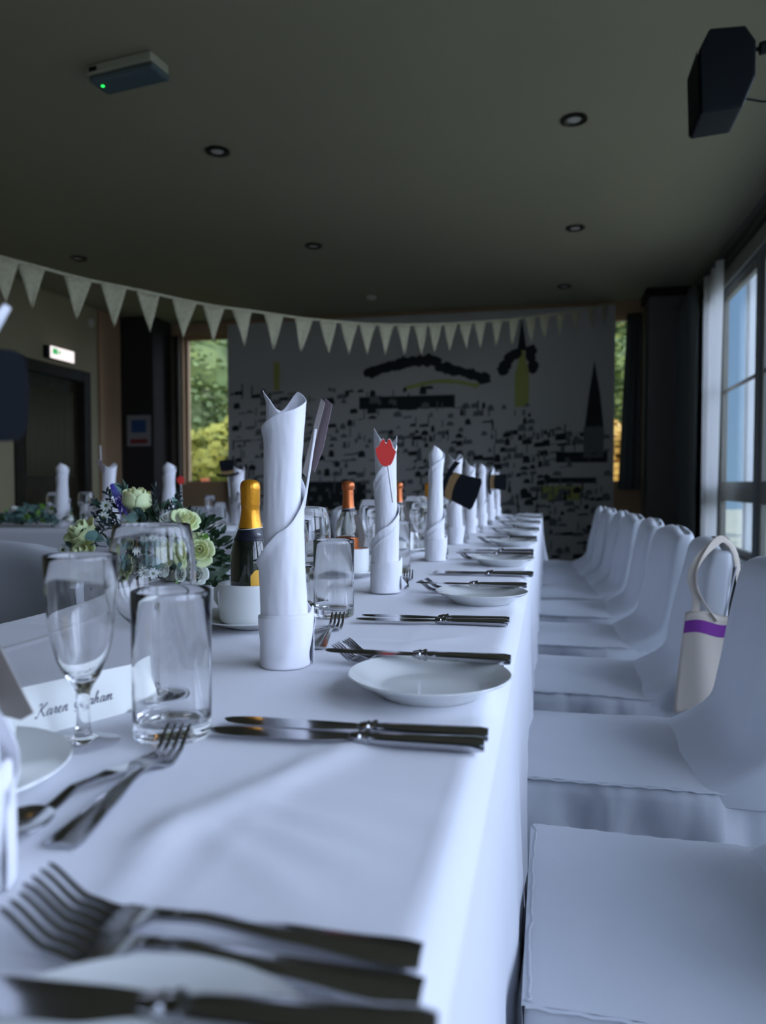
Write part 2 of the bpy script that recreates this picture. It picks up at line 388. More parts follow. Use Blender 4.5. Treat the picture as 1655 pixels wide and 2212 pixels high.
while y < 1215:
    x = 503 + rnd.uniform(0, 12); dens = .42 + .3 * min(1, (y - 838) / 120)
    while x < 1306:
        w_ = rnd.uniform(4, 21); n_ = mnoise.noise(Vector((x * .016, y * .02, 2.2)))
        if rnd.random() < dens + .75 * n_ and not (x > 1145 and y < 930) and not (x > 930 and y < 870):
            h_ = rnd.uniform(3, 13) + 18 * max(0, n_) * rnd.random(); k = 0 if rnd.random() < .35 + .5 * n_ else 1
            sh = rnd.random(); tp = y - h_; j0 = rnd.uniform(-5, 5)
            if sh < .35: poly([(x, y + j0), (x + w_, y + j0), (x + w_ * .9, tp + j0), (x + w_ * .5, tp - 4 + j0), (x + .1 * w_, tp + j0)], k)
            elif sh < .8: poly([(x, y + j0), (x + w_ * 1.3, y + j0 - 1), (x + w_ * 1.1, tp + j0), (x + 1, tp + j0 + 2)], k)
            else: poly([(x, y + j0), (x + 3, y + j0), (x + 3.5, tp - 9 + j0), (x + .5, tp - 9 + j0)], k)
        x += w_ + rnd.uniform(0, 5)
    y += rnd.uniform(12, 20)
mk.build('printed_board', [M['mural_base'], M['mural_black'], M['mural_dark'], M['mural_olive']], mu, smooth=False)

# ------------------------------------------------------------------ ceiling fittings
e = empty('emergency_light', (-1.725, 2.83, ZC)); e.rotation_euler = (0, 0, R(-8)); tag(e, 'slim cream emergency light box on ceiling with green indicator', 'light')
MB().box(-.16, .165, -.060, .060, -.040, -.001).build('housing', M['lamp_white'], e, smooth=False, bevel=.006)
MB().box(-.155, .172, -.056, .064, -.068, -.0405).build('diffuser', M['lamp_glass'], e, smooth=False, bevel=.014)
MB().lathe([(0, -.0655), (.006, -.0645), (.006, -.0625), (0, -.0622)], 12, mtx=Matrix.Translation((-.115, -.012, -.0058))).build('indicator', M['led'], e)
MB().box(-.145, -.105, -.0615, -.0602, -.030, -.012).build('test_switch', M['black_plastic'], e, smooth=False)
dlp = empty('recessed_downlight')
MB().lathe([(.062, -.001), (.063, -.009), (.045, -.013), (.036, -.004), (.036, -.001)], 40).build('ring', M['dark_metal'], dlp)
MB().lathe([(.034, -.001), (.033, -.005), (.018, -.009), (0, -.010)], 32).build('bulb', M['bulb'], dlp)
us = []
for (x, y), lb in zip([(.103, 3.70), (-1.70, 3.64), (.162, 5.24), (-1.687, 5.21), (-3.54, 5.10), (.118, 6.94 - .2)],
    ['round ceiling downlight nearest the black loudspeaker', 'round ceiling downlight just beyond the emergency light', 'round ceiling downlight in the middle right of the ceiling',
     'round ceiling downlight in the centre of the ceiling, above the bunting', 'round ceiling downlight far left, above the bunting', 'faint ceiling downlight farthest right, close to the far wall']):
    place(dlp, us, 'recessed_downlight', (x, y, ZC), 0, lb, 'light', 'ceiling downlights')
o = MB().lathe([(.045, -.001), (.045, -.02), (.03, -.035), (0, -.037)], 28).build('smoke_detector', M['lamp_white'], loc=(-1.62, 6.72, ZC)); tag(o, 'small round pale smoke detector on the ceiling before the mural', 'detector')
# loudspeaker
sp = empty('loudspeaker', (.49, 2.4, 2.13)); tag(sp, 'black wedge-shaped loudspeaker on an arm from the window wall', 'speaker')
ol = [(-.079, .070), (-.052, .124), (.045, .120), (.074, .075), (.075, -.020), (.042, -.105), (-.072, -.113)]
MB().prism(ol, lambda x, z: (x * .98, -.085, z), lambda x, z: (x, .085, z)).build('cabinet', M['black_plastic'], sp, smooth=False, bevel=.006)
MB().prism([(-.079, .068), (-.072, -.111)], lambda x, z: (x - .004, -.08, z), lambda x, z: (x - .004, .08, z)).build('grille', M['black_plastic'], sp, smooth=False, solid=.006)
MB().tube([(.076, 0, .092), (.10, 0, .094), (.103, 0, .094), (.20, 0, .105)], [.006, .006, .018, .018]).lathe([(.018, 0), (.018, .6)], 16, mtx=Matrix.Translation((.15, 0, .098)) @ Matrix.Rotation(R(88), 4, 'Y')).build('bracket_arm', M['black_plastic'], sp)
MB().box(.735, .757, -.05, .05, .05, .19).build('wall_plate', M['black_plastic'], sp, smooth=False, bevel=.003)
MB().tube([(.07, .03, -.03), (.12, .03, -.045), (.22, .03, -.045), (.40, .03, -.02), (.60, .03, .03), (.74, .03, .06)], .003, 8).build('cable', M['black_plastic'], sp)
# exit sign, alarm, notice
ex = empty('exit_sign', (XL + .001, 5.99, 2.13)); ex.rotation_euler = (0, 0, 0); tag(ex, 'lit white exit sign box above the dark door', 'sign')
MB().box(0, .05, -.19, .17, -.05, .06).build('housing', M['black_plastic'], ex, smooth=False, bevel=.004)
MB().box(.05, .062, -.16, .17, -.048, .058).build('lit_panel', M['exit_lit'], ex, smooth=False, bevel=.003)
m = MB().box(.0622, .0632, -.14, -.07, -.01, .04).box(.0622, .0632, -.055, -.03, .0, .03); m.build('pictogram', M['exit_green'], ex, smooth=False)
o = MB().lathe([(.045, 0), (.045, .02), (.03, .035), (0, .037)], 28, mtx=Matrix.Rotation(R(90), 4, 'Y')).build('wall_alarm', M['lamp_white'], loc=(XL + .001, 6.5, 2.53)); tag(o, 'small round alarm high on the khaki wall', 'alarm')
ns = empty('wall_notice', (-4.165, 6.977, 1.51)); tag(ns, 'grey-framed safety notice with blue and red panels on black pillar', 'notice')
MB().box(-.135, .135, -.006, 0, -.16, .16).build('board', M['sign_white'], ns, smooth=False)
MB().box(-.085, .085, -.0075, -.0062, -.02, .11).build('blue_panel', M['sign_blue'], ns, smooth=False)
MB().box(-.10, .10, -.0075, -.0062, -.135, -.085).build('red_panel', M['sign_red'], ns, smooth=False)

# ------------------------------------------------------------------ bunting
A = Vector((-2.3315, 3.0003, 0)); D = (Vector((.62, 7.3, 0)) - A).normalized()
bp = [(-0.121, 1.967), (0.001, 1.959), (0.213, 1.94), (0.387, 1.936), (0.566, 1.934), (0.77, 1.926), (0.947, 1.925), (1.126, 1.934), (1.342, 1.942), (1.557, 1.95), (1.742, 1.964), (1.915, 1.978), (2.073, 1.992), (2.242, 2.014), (2.402, 2.037), (2.564, 2.061), (2.714, 2.086), (2.876, 2.113), (3.044, 2.145), (3.214, 2.177), (3.419, 2.218), (3.623, 2.259), (3.838, 2.307), (4.03, 2.351), (4.278, 2.409), (4.512, 2.47), (4.749, 2.532), (4.983, 2.595)]
bu = empty('bunting'); tag(bu, 'string of ivory triangular pennants hung across the room', 'bunting')
def bz(s):
    s_ = [(-.9, 2.06)] + bp + [(5.21, 2.655)]
    for (a, p), (b, q) in zip(s_, s_[1:]):
        if s <= b: return p + (q - p) * (s - a) / (b - a)
    return s_[-1][1]
def bP(s, dz=0): v = A + D * s; return Vector((v.x, v.y, bz(s) + dz))
MB().tube([bP(-.85 + i * .1) for i in range(61)], .004, 6, flat=2.0).build('tape', M['bunting'], bu)
for i, (s0, z0) in enumerate([(-.33, 1.98)] + bp):
    hw = .068 + .004 * sin(i * 2.3); tw = rnd.uniform(-.18, .18)
    if i > 8: hw = .072
    a, b = bP(s0 - hw), bP(s0 + hw); c = (a + b) / 2 + Vector((0, 0, -.205))
    nrm = Vector((-D.y, D.x, 0)); c += nrm * .03 * tw * 3 + D * .012 * sin(i * 1.7)
    def f(u, v, a=a, b=b, c=c): 
        p = a.lerp(b, u).lerp(c, v * .985); return p + nrm * .004 * sin(u * 5 + v * 4 + i)
    MB().grid(f, 6, 6).build('pennant', M['bunting'], bu, solid=.0015)

# ------------------------------------------------------------------ tablecloths
def tablecloth(name, x0, x1, y0, y1, drop, nx, ny, amp, seed, creases=(), label='', fine=None):
    """one continuous cloth: flat top, soft rounded edges, hanging folds"""
    xs = []; ys = []
    def axis(a, b, n):
        o = [a - drop, a - drop * .8, a - drop * .6, a - drop * .42, a - drop * .27, a - drop * .15, a - drop * .07, a - .03, a - .018, a - .010, a - .004, a + .004]
        o += [a + .012 + (b - a - .024) * i / n for i in range(n + 1)]
        o += [b - .004, b + .004, b + .010, b + .018, b + .03, b + drop * .07, b + drop * .15, b + drop * .27, b + drop * .42, b + drop * .6, b + drop * .8, b + drop]
        return o
    xs = axis(x0, x1, nx); ys = axis(y0, y1, ny)
    rr = .014
    vs = []
    for y in ys:
        for x in xs:
            cx = min(max(x, x0 + rr), x1 - rr); cy = min(max(y, y0 + rr), y1 - rr)
            dx, dy = x - cx, y - cy; e = math.hypot(dx, dy)
            if e < 1e-9:
                z = .75
                z += .0016 * mnoise.noise(Vector((x * 5, y * 4, seed))) + .0008 * mnoise.noise(Vector((x * 14, y * 11, seed + 3)))
                for kind, p, q, h, wd in creases:
                    if kind == 'x': z += h * math.exp(-((x - p) / wd) ** 2)
                    elif kind == 'y': z += h * math.exp(-((y - p) / wd) ** 2)
                    elif kind == 'l':
                        (ax, ay), (bx, by) = p, q; L = math.hypot(bx - ax, by - ay)
                        ux, uy = (bx - ax) / L, (by - ay) / L; s = (x - ax) * ux + (y - ay) * uy; d = -(x - ax) * uy + (y - ay) * ux
                        fade = ss(s, -.03, .03) * (1 - ss(s, L - .03, L + .03)); z += h * math.exp(-(d / wd) ** 2) * fade
                vs.append((x, y, z)); continue
            nx_, ny_ = dx / e, dy / e
            e = min(e, drop)
            if e < rr * pi / 2:
                a = e / rr; off = rr * sin(a); z = .75 - rr * (1 - cos(a))
            else:
                h = e - rr * pi / 2; z = .75 - rr - h
                along = cx * abs(ny_) + cy * abs(nx_) + 1.5 * nx_ * ny_
                fold = sin(along * 21 + seed + 2 * sin(along * 3.1)) * .6 + sin(along * 47 + seed) * .25 + mnoise.noise(Vector((along * 9, h * 1.5, seed)))
                off = rr + .006 + (h * .02) + amp * ss(h, 0, .5) * fold + .10 * ss(h, 0, .6) * abs(nx_ * ny_) * 2
            vs.append((cx + nx_ * off, cy + ny_ * off, max(z, .012)))
    w_ = len(xs); fs = [(j * w_ + i, j * w_ + i + 1, (j + 1) * w_ + i + 1, (j + 1) * w_ + i) for j in range(len(ys) - 1) for i in range(w_ - 1)]
    o = MB().add(vs, fs).build(name, M['cloth'], ang=80); tag(o, label, 'tablecloth'); return o
TX0, TX1 = -.775, -.045
cre = [('l', (-.215, .36), (-.135, .56), .0040, .014), ('l', (-.20, .30), (-.215, .40), .0030, .012), ('l', (-.20, .43), (-.09, .40), .0022, .008), ('l', (-.20, .41), (-.09, .365), .0020, .008),
       ('l', (-.20, .39), (-.11, .33), .0018, .008), ('l', (-.19, .45), (-.07, .445), .0018, .009), ('x', -.635, 0, .0022, .006), ('y', .905, 0, .0014, .010), ('y', 1.46, 0, .0014, .008), ('l', (-.16, .90), (-.10, .96), .0020, .012), ('x', -.17, 0, .0006, .006)]
tablecloth('tablecloth', TX0, TX1, -.75, 5.02, .70, 100, 760, .010, 1.3, cre, 'long white tablecloth over the main table in the foreground')
def table(x0, x1, y0, y1, label):
    e = empty('trestle_table', ((x0 + x1) / 2, (y0 + y1) / 2, 0)); tag(e, label, 'table')
    cx, cy = (x0 + x1) / 2, (y0 + y1) / 2; a, b = (x1 - x0) / 2 - .02, (y1 - y0) / 2 - .02
    MB().box(-a, a, -b, b, .715, .742).build('tabletop', M['door'], e, smooth=False, bevel=.004)
    for sx in (-1, 1):
        for sy in (-1, 1): MB().tube([(sx * (a - .08), sy * (b - .12), 0), (sx * (a - .08), sy * (b - .12), .714)], .015, 12).build('leg', M['dark_metal'], e)
table(TX0, TX1, -.75, 5.02, 'long table hidden under the main white tablecloth')
T2 = (-3.9, -1.18, 2.93, 3.62)
tablecloth('tablecloth', *T2, .70, 60, 24, .012, 5.1, [('x', -1.6, 0, .002, .01)], 'white tablecloth of the second table, set crosswise behind the flowers')
table(*T2, 'second table hidden under the crosswise white tablecloth')

# ------------------------------------------------------------------ chairs (local: faces -X, origin on floor under seat centre)
def chair_parts(root, seed):
    r = random.Random(seed); W = .195
    x0, x1 = -.222, .155
    def nz(x, y, z, s=1): return mnoise.noise(Vector((x * s, y * s, z * s + seed)))
    # seat: soft cushion
    def seat_z(x, y):
        k = (x - x0) / (x1 - x0); e = min(1, abs(y) / W)
        return .450 + .013 * sin(pi * max(0, min(1, k * 1.1))) * (1 - e ** 4) - .004 * e ** 4 + .030 * ss(k, .78, 1.1) ** 2 + .003 * nz(x, y, 0, 7)
    def seat(u, v):
        y = (v * 2 - 1); yy = W * y
        if u < .12: k = u / .12; return (x0 - .004 + .003 * (1 - k), yy, .40 + k * (seat_z(x0, yy) - .40))
        x = x0 + (u - .12) / .88 * (x1 - x0 + .03)
        return (x, yy, seat_z(x, yy) + .0015 * nz(x, yy, 1, 18))
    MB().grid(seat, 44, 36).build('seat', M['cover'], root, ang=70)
    # back cover: closed rounded loops rising and leaning
    NL, NS = 34, 64; BH = .392
    vs = []; fs = []
    for j in range(NL + 1):
        t = j / NL; z = .425 + t * BH
        if t > .88:
            q = (t - .88) / .12; a = q * pi / 2; zz = .425 + .88 * BH + .12 * BH * sin(a); shr = cos(a)
        else: zz = z; shr = 1
        lean = .050 * t + .025 * t * t
        bx = x1 + .055 + lean + .035 * (1 - t); fx = x1 - .014 + lean - .11 * (1 - ss(t, 0, .30)) ** 2.0
        Wt = W + .004 - .012 * t
        cornerf = shr
        if t > .88: wy = Wt - .055 * (1 - shr); thick = (bx - fx) * (.25 + .75 * shr)
        else: wy = Wt; thick = bx - fx
        mx_ = (bx + fx) / 2
        for i in range(NS):
            a = 2 * pi * i / NS; p = 4.5 if t < .85 else 4.5 - 2 * (t - .85) / .15
            ca, sa = cos(a), sin(a)
            ex = math.copysign(abs(ca) ** (2 / p), ca); ey = math.copysign(abs(sa) ** (2 / p), sa)
            x = mx_ + ex * thick / 2; y = ey * wy
            dz = .0
            amp = .006 + .010 * ss(t, .75, 1)
            x += amp * nz(y, zz, 2, 6) + .003 * nz(y, zz * .4, 5, 22); y += .004 * nz(x, zz, 8, 9) * ey
            vs.append((x, y, zz - .030 * (t > .88) * abs(ey) ** 3 * (1 - shr) + dz))
    for j in range(NL):
        for i in range(NS):
            k = (i + 1) % NS; fs.append((j * NS + i, j * NS + k, (j + 1) * NS + k, (j + 1) * NS + i))
    fs.append(tuple(NL * NS + i for i in range(NS)))
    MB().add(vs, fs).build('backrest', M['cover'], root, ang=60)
    # skirt: front and sides gathered, back panel flares
    P = [(x0, -W), (x0, W), (x1 + .080, W), (x1 + .080, -W)]
    per = []; N = 46
    for (a, b) in zip(P, P[1:] + P[:1]):
        L = math.hypot(b[0] - a[0], b[1] - a[1]); n = int(L / .0085)
        for i in range(n): per.append((a[0] + (b[0] - a[0]) * i / n, a[1] + (b[1] - a[1]) * i / n))
    vs = []; fs = []; n = len(per); NV = 16
    for j in range(NV + 1):
        t = j / NV
        for i, (x, y) in enumerate(per):
            cx, cy = .0, 0; 
            if abs(y) > W - 1e-6: nx_, ny_ = 0, math.copysign(1, y)
            else: nx_, ny_ = (math.copysign(1, x), 0)
            g = mnoise.noise(Vector((x * 12, y * 12, seed + t * .7))) * .056 + mnoise.noise(Vector((x * 26, y * 26, seed + t * 2.4))) * .014
            pucker = .0022 * mnoise.noise(Vector((x * 60, y * 60, seed))) * (1 - ss(t, .02, .3)) * 2
            off = -.0030 + .004 * ss(t, 0.02, .10) + t * .030 + g * ss(t, .01, .16) + pucker
            if nx_ > 0: off += .05 * t * t
            zt = seat_z(max(x0, min(x1, x)), max(-W, min(W, y))) + .0005; zz = zt - t * (zt - .006)
            vs.append((x + nx_ * off, y + ny_ * off, max(zz, .004)))
    for j in range(NV):
        for i in range(n):
            k = (i + 1) % n; fs.append((j * n + i, j * n + k, (j + 1) * n + k, (j + 1) * n + i))
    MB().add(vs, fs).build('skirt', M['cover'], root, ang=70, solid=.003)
    # side seams with piping
    for s in (-1, 1):
        pts = []
        for j in range(16):
            t = j / 15 * .86; zz = .425 + t * BH; lean = .050 * t + .025 * t * t
            pts.append((x1 + .050 + lean + .010 * (1 - t), s * (W + .003 - .012 * t), zz))
        MB().tube([(x1 + .045, s * (W + .003), .425)] + pts, .0020, 6).build('piping', M['cover'], root)
        MB().tube([(x0 + (x1 - x0) * q / 30, s * (W + .0005), seat_z(x0 + (x1 - x0) * q / 30, s * W) - .002 + .0012 * sin(q * 2.1)) for q in range(31)], .0022, 6).build('seat_piping', M['cover'], root)
cps = []
for s in (11, 23, 37):
    r_ = empty('covered_chair'); chair_parts(r_, s); cps.append([r_, []])
cn_lab = ['white covered chair nearest the camera, only its seat in view', 'white covered chair with clear full side and skirt, second in the row', 'white covered chair with the canvas tote bag hung on it',
          'white covered chair with bright creased top, just beyond the tote bag chair'] + ['white covered chair, %s from the camera along the window side' % x for x in ('fifth', 'sixth', 'seventh', 'eighth', 'ninth')]
ci = 0
for k, y in enumerate([.905, 1.475, 2.02, 2.57, 3.10, 3.56, 3.98, 4.38, 4.78]):
    p = cps[k % 3]; x = .175 if k else .19
    if k == 1: x = .165
    place(p[0], p[1], 'covered_chair', ((.204, .176, .160, .160, .160, .140, .125, .095, .080)[k], y, 0), R((0, 0, -2, 3, -1, 2, 0, 1, -2)[k]), cn_lab[k], 'chair', 'covered chairs along the window side')
lc = copy_tree(cps[0][0]); lc.location = (-1.25, 1.74, 0); lc.rotation_euler = (0, 0, R(-90)); lc['group'] = 'covered chairs at the inner tables'; lc['label'] = 'shadowed covered chair with its rounded back towards us at the left edge'
for i, (x, y, rz, lb) in enumerate([(-3.2, 3.86, 0, 'farthest left'), (-2.65, 3.86, 0, 'second from the left'), (-2.05, 3.84, 0, 'third from the left'), (-1.5, 3.90, 0, 'nearest the mural bottle, at right end'), (-.98, 4.35, 1, '')]):
    c = copy_tree(cps[(i + 1) % 3][0]); c.location = (x, y, 0); c.rotation_euler = (0, 0, R(90 if not rz else 180)); c['group'] = 'covered chairs at the inner tables'
    c['label'] = ('grey-looking covered chair behind the crosswise table, %s' % lb) if not rz else 'covered chair on the far inner side of the main table, seen beside the copper-topped bottle'
    if rz == 0 and i == 3: c['label'] = 'grey-looking covered chair behind the crosswise table, at its right end'

# tote bag over the third chair
tb = empty('tote_bag', (0, 0, 0)); tag(tb, 'cream canvas tote bag with purple band hung on a covered chair', 'bag')
bx, by = .335, 1.800
def bag(u, v):
    x = bx - .040 + u * .085 + (-.012 * (1 - v)) ; th = .012 + .010 * (1 - v)
    return (x, by, .42 + v * .235)
def sidef(sgn):
    def f(u, v):
        x = bx - .048 + u * .105 + .022 * v; 
        return (x, by + sgn * (.004 + .012 * sin(pi * u) * (1 - .6 * v)) + .004 * sin(u * 7 + v * 3), .42 + v * .235 + .006 * sin(u * 6))
    return f
m = MB(); m.grid(sidef(-1), 16, 20); m.grid(sidef(1), 16, 20); m.build('bag_body', M['canvas'], tb, solid=.0012)
def band(u, v): p = sidef(-1)(u, .80 + v * .12); return (p[0], p[1] - .0016, p[2])
MB().grid(band, 16, 2).build('printed_band', M['purple'], tb)
def strap(pts, w):
    pts = [Vector(p) for p in pts]
    n = 30; sm = []
    for i in range(n + 1):
        f = i / n * (len(pts) - 1); k = min(int(f), len(pts) - 2); tt = f - k
        p0 = pts[max(k - 1, 0)]; p1 = pts[k]; p2 = pts[k + 1]; p3 = pts[min(k + 2, len(pts) - 1)]
        sm.append(.5 * ((2 * p1) + (p2 - p0) * tt + (2 * p0 - 5 * p1 + 4 * p2 - p3) * tt * tt + (3 * p1 - p0 - 3 * p2 + p3) * tt ** 3))
    return MB().tube(sm, w, 10, flat=.18)
strap([(bx - .01, by - .006, .64), (bx - .004, by - .010, .69), (bx - .016, by - .010, .74), (bx + .004, by - .004, .785), (bx + .036, by + .025, .812), (bx + .062, by + .045, .822), (bx + .088, by + .045, .79), (bx + .094, by + .03, .72)], .009).build('handle', M['canvas'], tb)
strap([(bx + .04, by - .006, .64), (bx + .012, by - .010, .68), (bx - .006, by - .014, .72), (bx - .004, by - .010, .765), (bx + .018, by + .005, .805), (bx + .045, by + .045, .824), (bx + .070, by + .06, .820), (bx + .096, by + .06, .77)], .008).build('handle', M['canvas'], tb)

# ------------------------------------------------------------------ tableware prototypes
plate = MB().lathe([(0, .004), (.038, .003), (.046, .001), (.048, .0), (.050, .0015), (.056, .006), (.070, .0135), (.0765, .0172), (.0780, .0186), (.0770, .0196), (.068, .0160), (.055, .0095), (.049, .0066), (.044, .0060), (0, .0062)], 72).build('side_plate', M['china'], ang=60)
saucer = MB().lathe([(0, .003), (.028, .002), (.032, 0), (.034, .001), (.048, .006), (.072, .013), (.080, .0155), (.0795, .0168), (.070, .0148), (.050, .0085), (.036, .0055), (0, .0055)], 64).build('saucer', M['china'], ang=60)
cup = empty('coffee_cup')
MB().lathe([(0, .003), (.030, .0025), (.033, 0), (.040, .001), (.0438, .005), (.0448, .012), (.0452, .030), (.0452, .052), (.0450, .0555), (.0436, .0562), (.0424, .0555), (.0420, .030), (.040, .012), (.034, .006), (0, .006)], 64).build('cup_body', M['china'], cup, ang=60)
MB().tube([(-.0440, 0, .046), (-.058, 0, .048), (-.068, 0, .040), (-.068, 0, .026), (-.058, 0, .016), (-.0435, 0, .014)], [.004, .0038, .0036, .0036, .0038, .004], 10).build('handle', M['china'], cup)
def glass_obj(name, prof, parent=None): return MB().lathe(prof, 72).build(name, M['glass'], parent, ang=75)
tumbler = glass_obj('tumbler', [(0, .002), (.022, .002), (.027, 0), (.0295, .001), (.0305, .004), (.0305, .060), (.0310, .110), (.0309, .1152), (.0301, .1160), (.0294, .1152), (.0291, .060), (.0289, .018), (.0270, .0135), (.020, .0120), (0, .0118)])
wine = glass_obj('wine_glass', [(0, .0012), (.015, .0010), (.030, 0), (.0335, .0004), (.0340, .0012), (.0335, .0020), (.020, .0032), (.010, .0052), (.0052, .0090), (.0038, .016), (.0034, .035), (.0036, .052), (.0050, .062), (.0110, .0670), (.0200, .0735), (.0290, .0830), (.0355, .0955), (.0385, .110), (.0385, .124), (.0368, .142), (.0340, .160), (.0334, .1626), (.0327, .1630), (.0323, .1620), (.0350, .142), (.0368, .124), (.0368, .110), (.0338, .0965), (.0275, .0852), (.0190, .0765), (.0100, .0715), (0, .0700)])
flute = glass_obj('champagne_flute', [(0, .0012), (.014, .0010), (.024, 0), (.0268, .0004), (.0272, .0012), (.0268, .0020), (.016, .0034), (.009, .0052), (.0058, .0085), (.0050, .016), (.0048, .030), (.0055, .040), (.0080, .0455), (.0125, .0520), (.0185, .066), (.0225, .082), (.0250, .102), (.0265, .122), (.0270, .1420), (.0270, .1448), (.0264, .1455), (.0257, .1448), (.0252, .122), (.0237, .102), (.0212, .083), (.0172, .068), (.0110, .0560), (.0060, .0510), (0, .0495)])

def ribbon(outline, zf, th, name, parent=None, mat_=None, smooth=True): pass
def knife(blade_len=.118, hl=.088):
    root = empty('dinner_knife')
    # handle along +X from 0, blade along -X ; rests on z=0
    n = 14; vs = []; fs = []; NS = 12
    for i in range(n + 1):
        t = i / n; x = hl * t; wy = .0062 + .0030 * t; hz = .0038 + .0014 * t
        if i == n: wy *= .82; hz *= .80
        if i == 0: wy *= .8; hz *= .9
        for k in range(NS):
            a = 2 * pi * k / NS + .2; p = 3.2
            ex = math.copysign(abs(cos(a)) ** (2 / p), cos(a)); ey = math.copysign(abs(sin(a)) ** (2 / p), sin(a))
            vs.append((x, ex * wy, .0049 + ey * hz))
    for i in range(n):
        for k in range(NS):
            l = (k + 1) % NS; fs.append((i * NS + k, i * NS + l, (i + 1) * NS + l, (i + 1) * NS + k))
    fs.append(tuple(range(NS))); fs.append(tuple(n * NS + k for k in range(NS)))
    MB().add(vs, fs).build('handle', M['steel'], root, ang=50)
    m = MB(); mt = Matrix.Translation((0, 0, .0050)) @ Matrix.Rotation(R(-90), 4, 'Y')
    m.lathe([(0, -.001), (.0058, -.001), (.0064, .001), (.0056, .003), (.0048, .005), (.0056, .0066), (.0050, .008), (.0035, .014), (0, .016)], 20, mtx=mt)
    m.build('bolster', M['steel'], root)
    bl = blade_len; m = MB()
    def wid(s): # spine (+y) and edge (-y)
        a = .0058 + .001 * ss(s, 0, .3); b = -.0050 - .0055 * ss(s, 0, .35)
        k = ss(s, .80, 1); k2 = max(0, 1 - ((s - .78) / .22) ** 2) ** .5 if s > .78 else 1
        return a * (k2 * .75 + .25 * (1 - k)), b * k2
    for sgn, side in ((1, 0), (-1, 0)):
        m.grid(lambda u, v: (-.010 - u * bl, wid(u)[1] + (wid(u)[0] - wid(u)[1]) * v, .0046 + sgn * (.0011 * min(1, v * 1.3) + .00015)), 24, 4)
    m.build('blade', M['steel'], root, ang=30)
    return root
def cutlery_profile(s):  # height along length, s=0 handle end, s=1 tip
    return lerpk(s, [(0, .0022), (.12, .0030), (.35, .0060), (.55, .0095), (.66, .0085), (.74, .0030), (.80, .0022), (.88, .0060), (1.0, .0230)])
def fork(L=.205, tw=.0125, nm='dinner_fork'):
    m = MB()
    def hw(s): return lerpk(s, [(0, .0088), (.04, .0098), (.30, .0066), (.50, .0036), (.66, .0034), (.70, .0070), (.735, tw * .92), (.77, tw)])
    th = .0011
    def sec(s, y, side): return (s * L, y, cutlery_profile(s) * L / .205 + side * th + (.0012 * (1 - min(1, abs(y) / hw(min(s, .77)))) if s < .6 else 0) * (1 if side > 0 else 0))
    for sd in (1, -1): m.grid(lambda u, v: sec(u * .78, (v * 2 - 1) * hw(u * .78), sd), 60, 6)
    for e_ in (-1, 1): m.grid(lambda u, v: sec(u * .78, e_ * hw(u * .78), v * 2 - 1), 60, 1)
    m.grid(lambda u, v: sec(0, (u * 2 - 1) * hw(0), v * 2 - 1), 4, 1)
    m.grid(lambda u, v: sec(.78, (u * 2 - 1) * hw(.78), v * 2 - 1), 4, 1)
    root = empty(nm)
    m.build('fork_body', M['steel'], root, ang=50)
    m = MB(); pitch = tw * 2 / 4
    for k in range(4):
        yc = -tw + pitch * (k + .5); w0 = pitch * .36
        def tine(s, q, r): # q,r in -1..1
            ww = w0 * (1 - .45 * ss(s, .78, 1)) * (1 if s < .985 else .4)
            return (s * L, yc * (1 + .04 * (s - .77)) + q * ww, cutlery_profile(s) * L / .205 + r * th * (1 - .3 * ss(s, .8, 1)))
        ring = [(-1, -1), (1, -1), (1, 1), (-1, 1)]
        vs = []; fs = []
        N = 14
        for i in range(N + 1):
            s = .775 + .225 * i / N
            vs += [tine(s, q, r) for q, r in ring]
        for i in range(N):
            for k2 in range(4): l = (k2 + 1) % 4; fs.append((i * 4 + k2, i * 4 + l, i * 4 + 4 + l, i * 4 + 4 + k2))
        fs.append((N * 4, N * 4 + 1, N * 4 + 2, N * 4 + 3)); m.add(vs, fs)
    m.build('tines', M['steel'], root, ang=50)
    return root
def spoon(L=.165):
    root = empty('dessert_spoon'); m = MB(); th = .0010
    def pr(s): return lerpk(s, [(0, .0022), (.12, .0030), (.35, .0080), (.55, .0110), (.68, .0060), (.74, .0060)]) 
    def hw(s): return lerpk(s, [(0, .0075), (.04, .0085), (.30, .0058), (.50, .0033), (.70, .0036)])
    for sd in (1, -1): m.grid(lambda u, v: (u * .71 * L, (v * 2 - 1) * hw(u * .71), pr(u * .71) + sd * th), 40, 4)
    for e_ in (-1, 1): m.grid(lambda u, v: (u * .71 * L, e_ * hw(u * .71), pr(u * .71) + (v * 2 - 1) * th), 40, 1)
    m.build('handle', M['steel'], root, ang=50)
    m = MB(); a = .0255 * L / .165 * 1.0; b = .0165
    def bowl(u, v, o):
        r = v; t = 2 * pi * u; x = r * a * cos(t) * (1 + .10 * cos(t)); y = r * b * sin(t) * (1 - .12 * cos(t))
        return (.69 * L + a + x, y, .0012 + o + .0058 * r ** 2.4 + .0010 * max(0, -cos(t)) * r)
    for o_ in (0, .0010): m.grid(lambda u, v, o_=o_: bowl(u, v, o_), 36, 10, wrap=True)
    m.grid(lambda u, v: bowl(u, 1, v * .0010), 36, 1, wrap=True)
    m.build('bowl', M['steel'], root, ang=50)
    return root
KN = knife(); BK = knife(.100, .086); BK.name = 'butter_knife'; BK0 = knife(.072, .086); BK0.name = 'butter_knife'
FK = fork(.178, .0120); DF = fork(.158, .0112, 'dessert_fork'); SPN = spoon(.150)

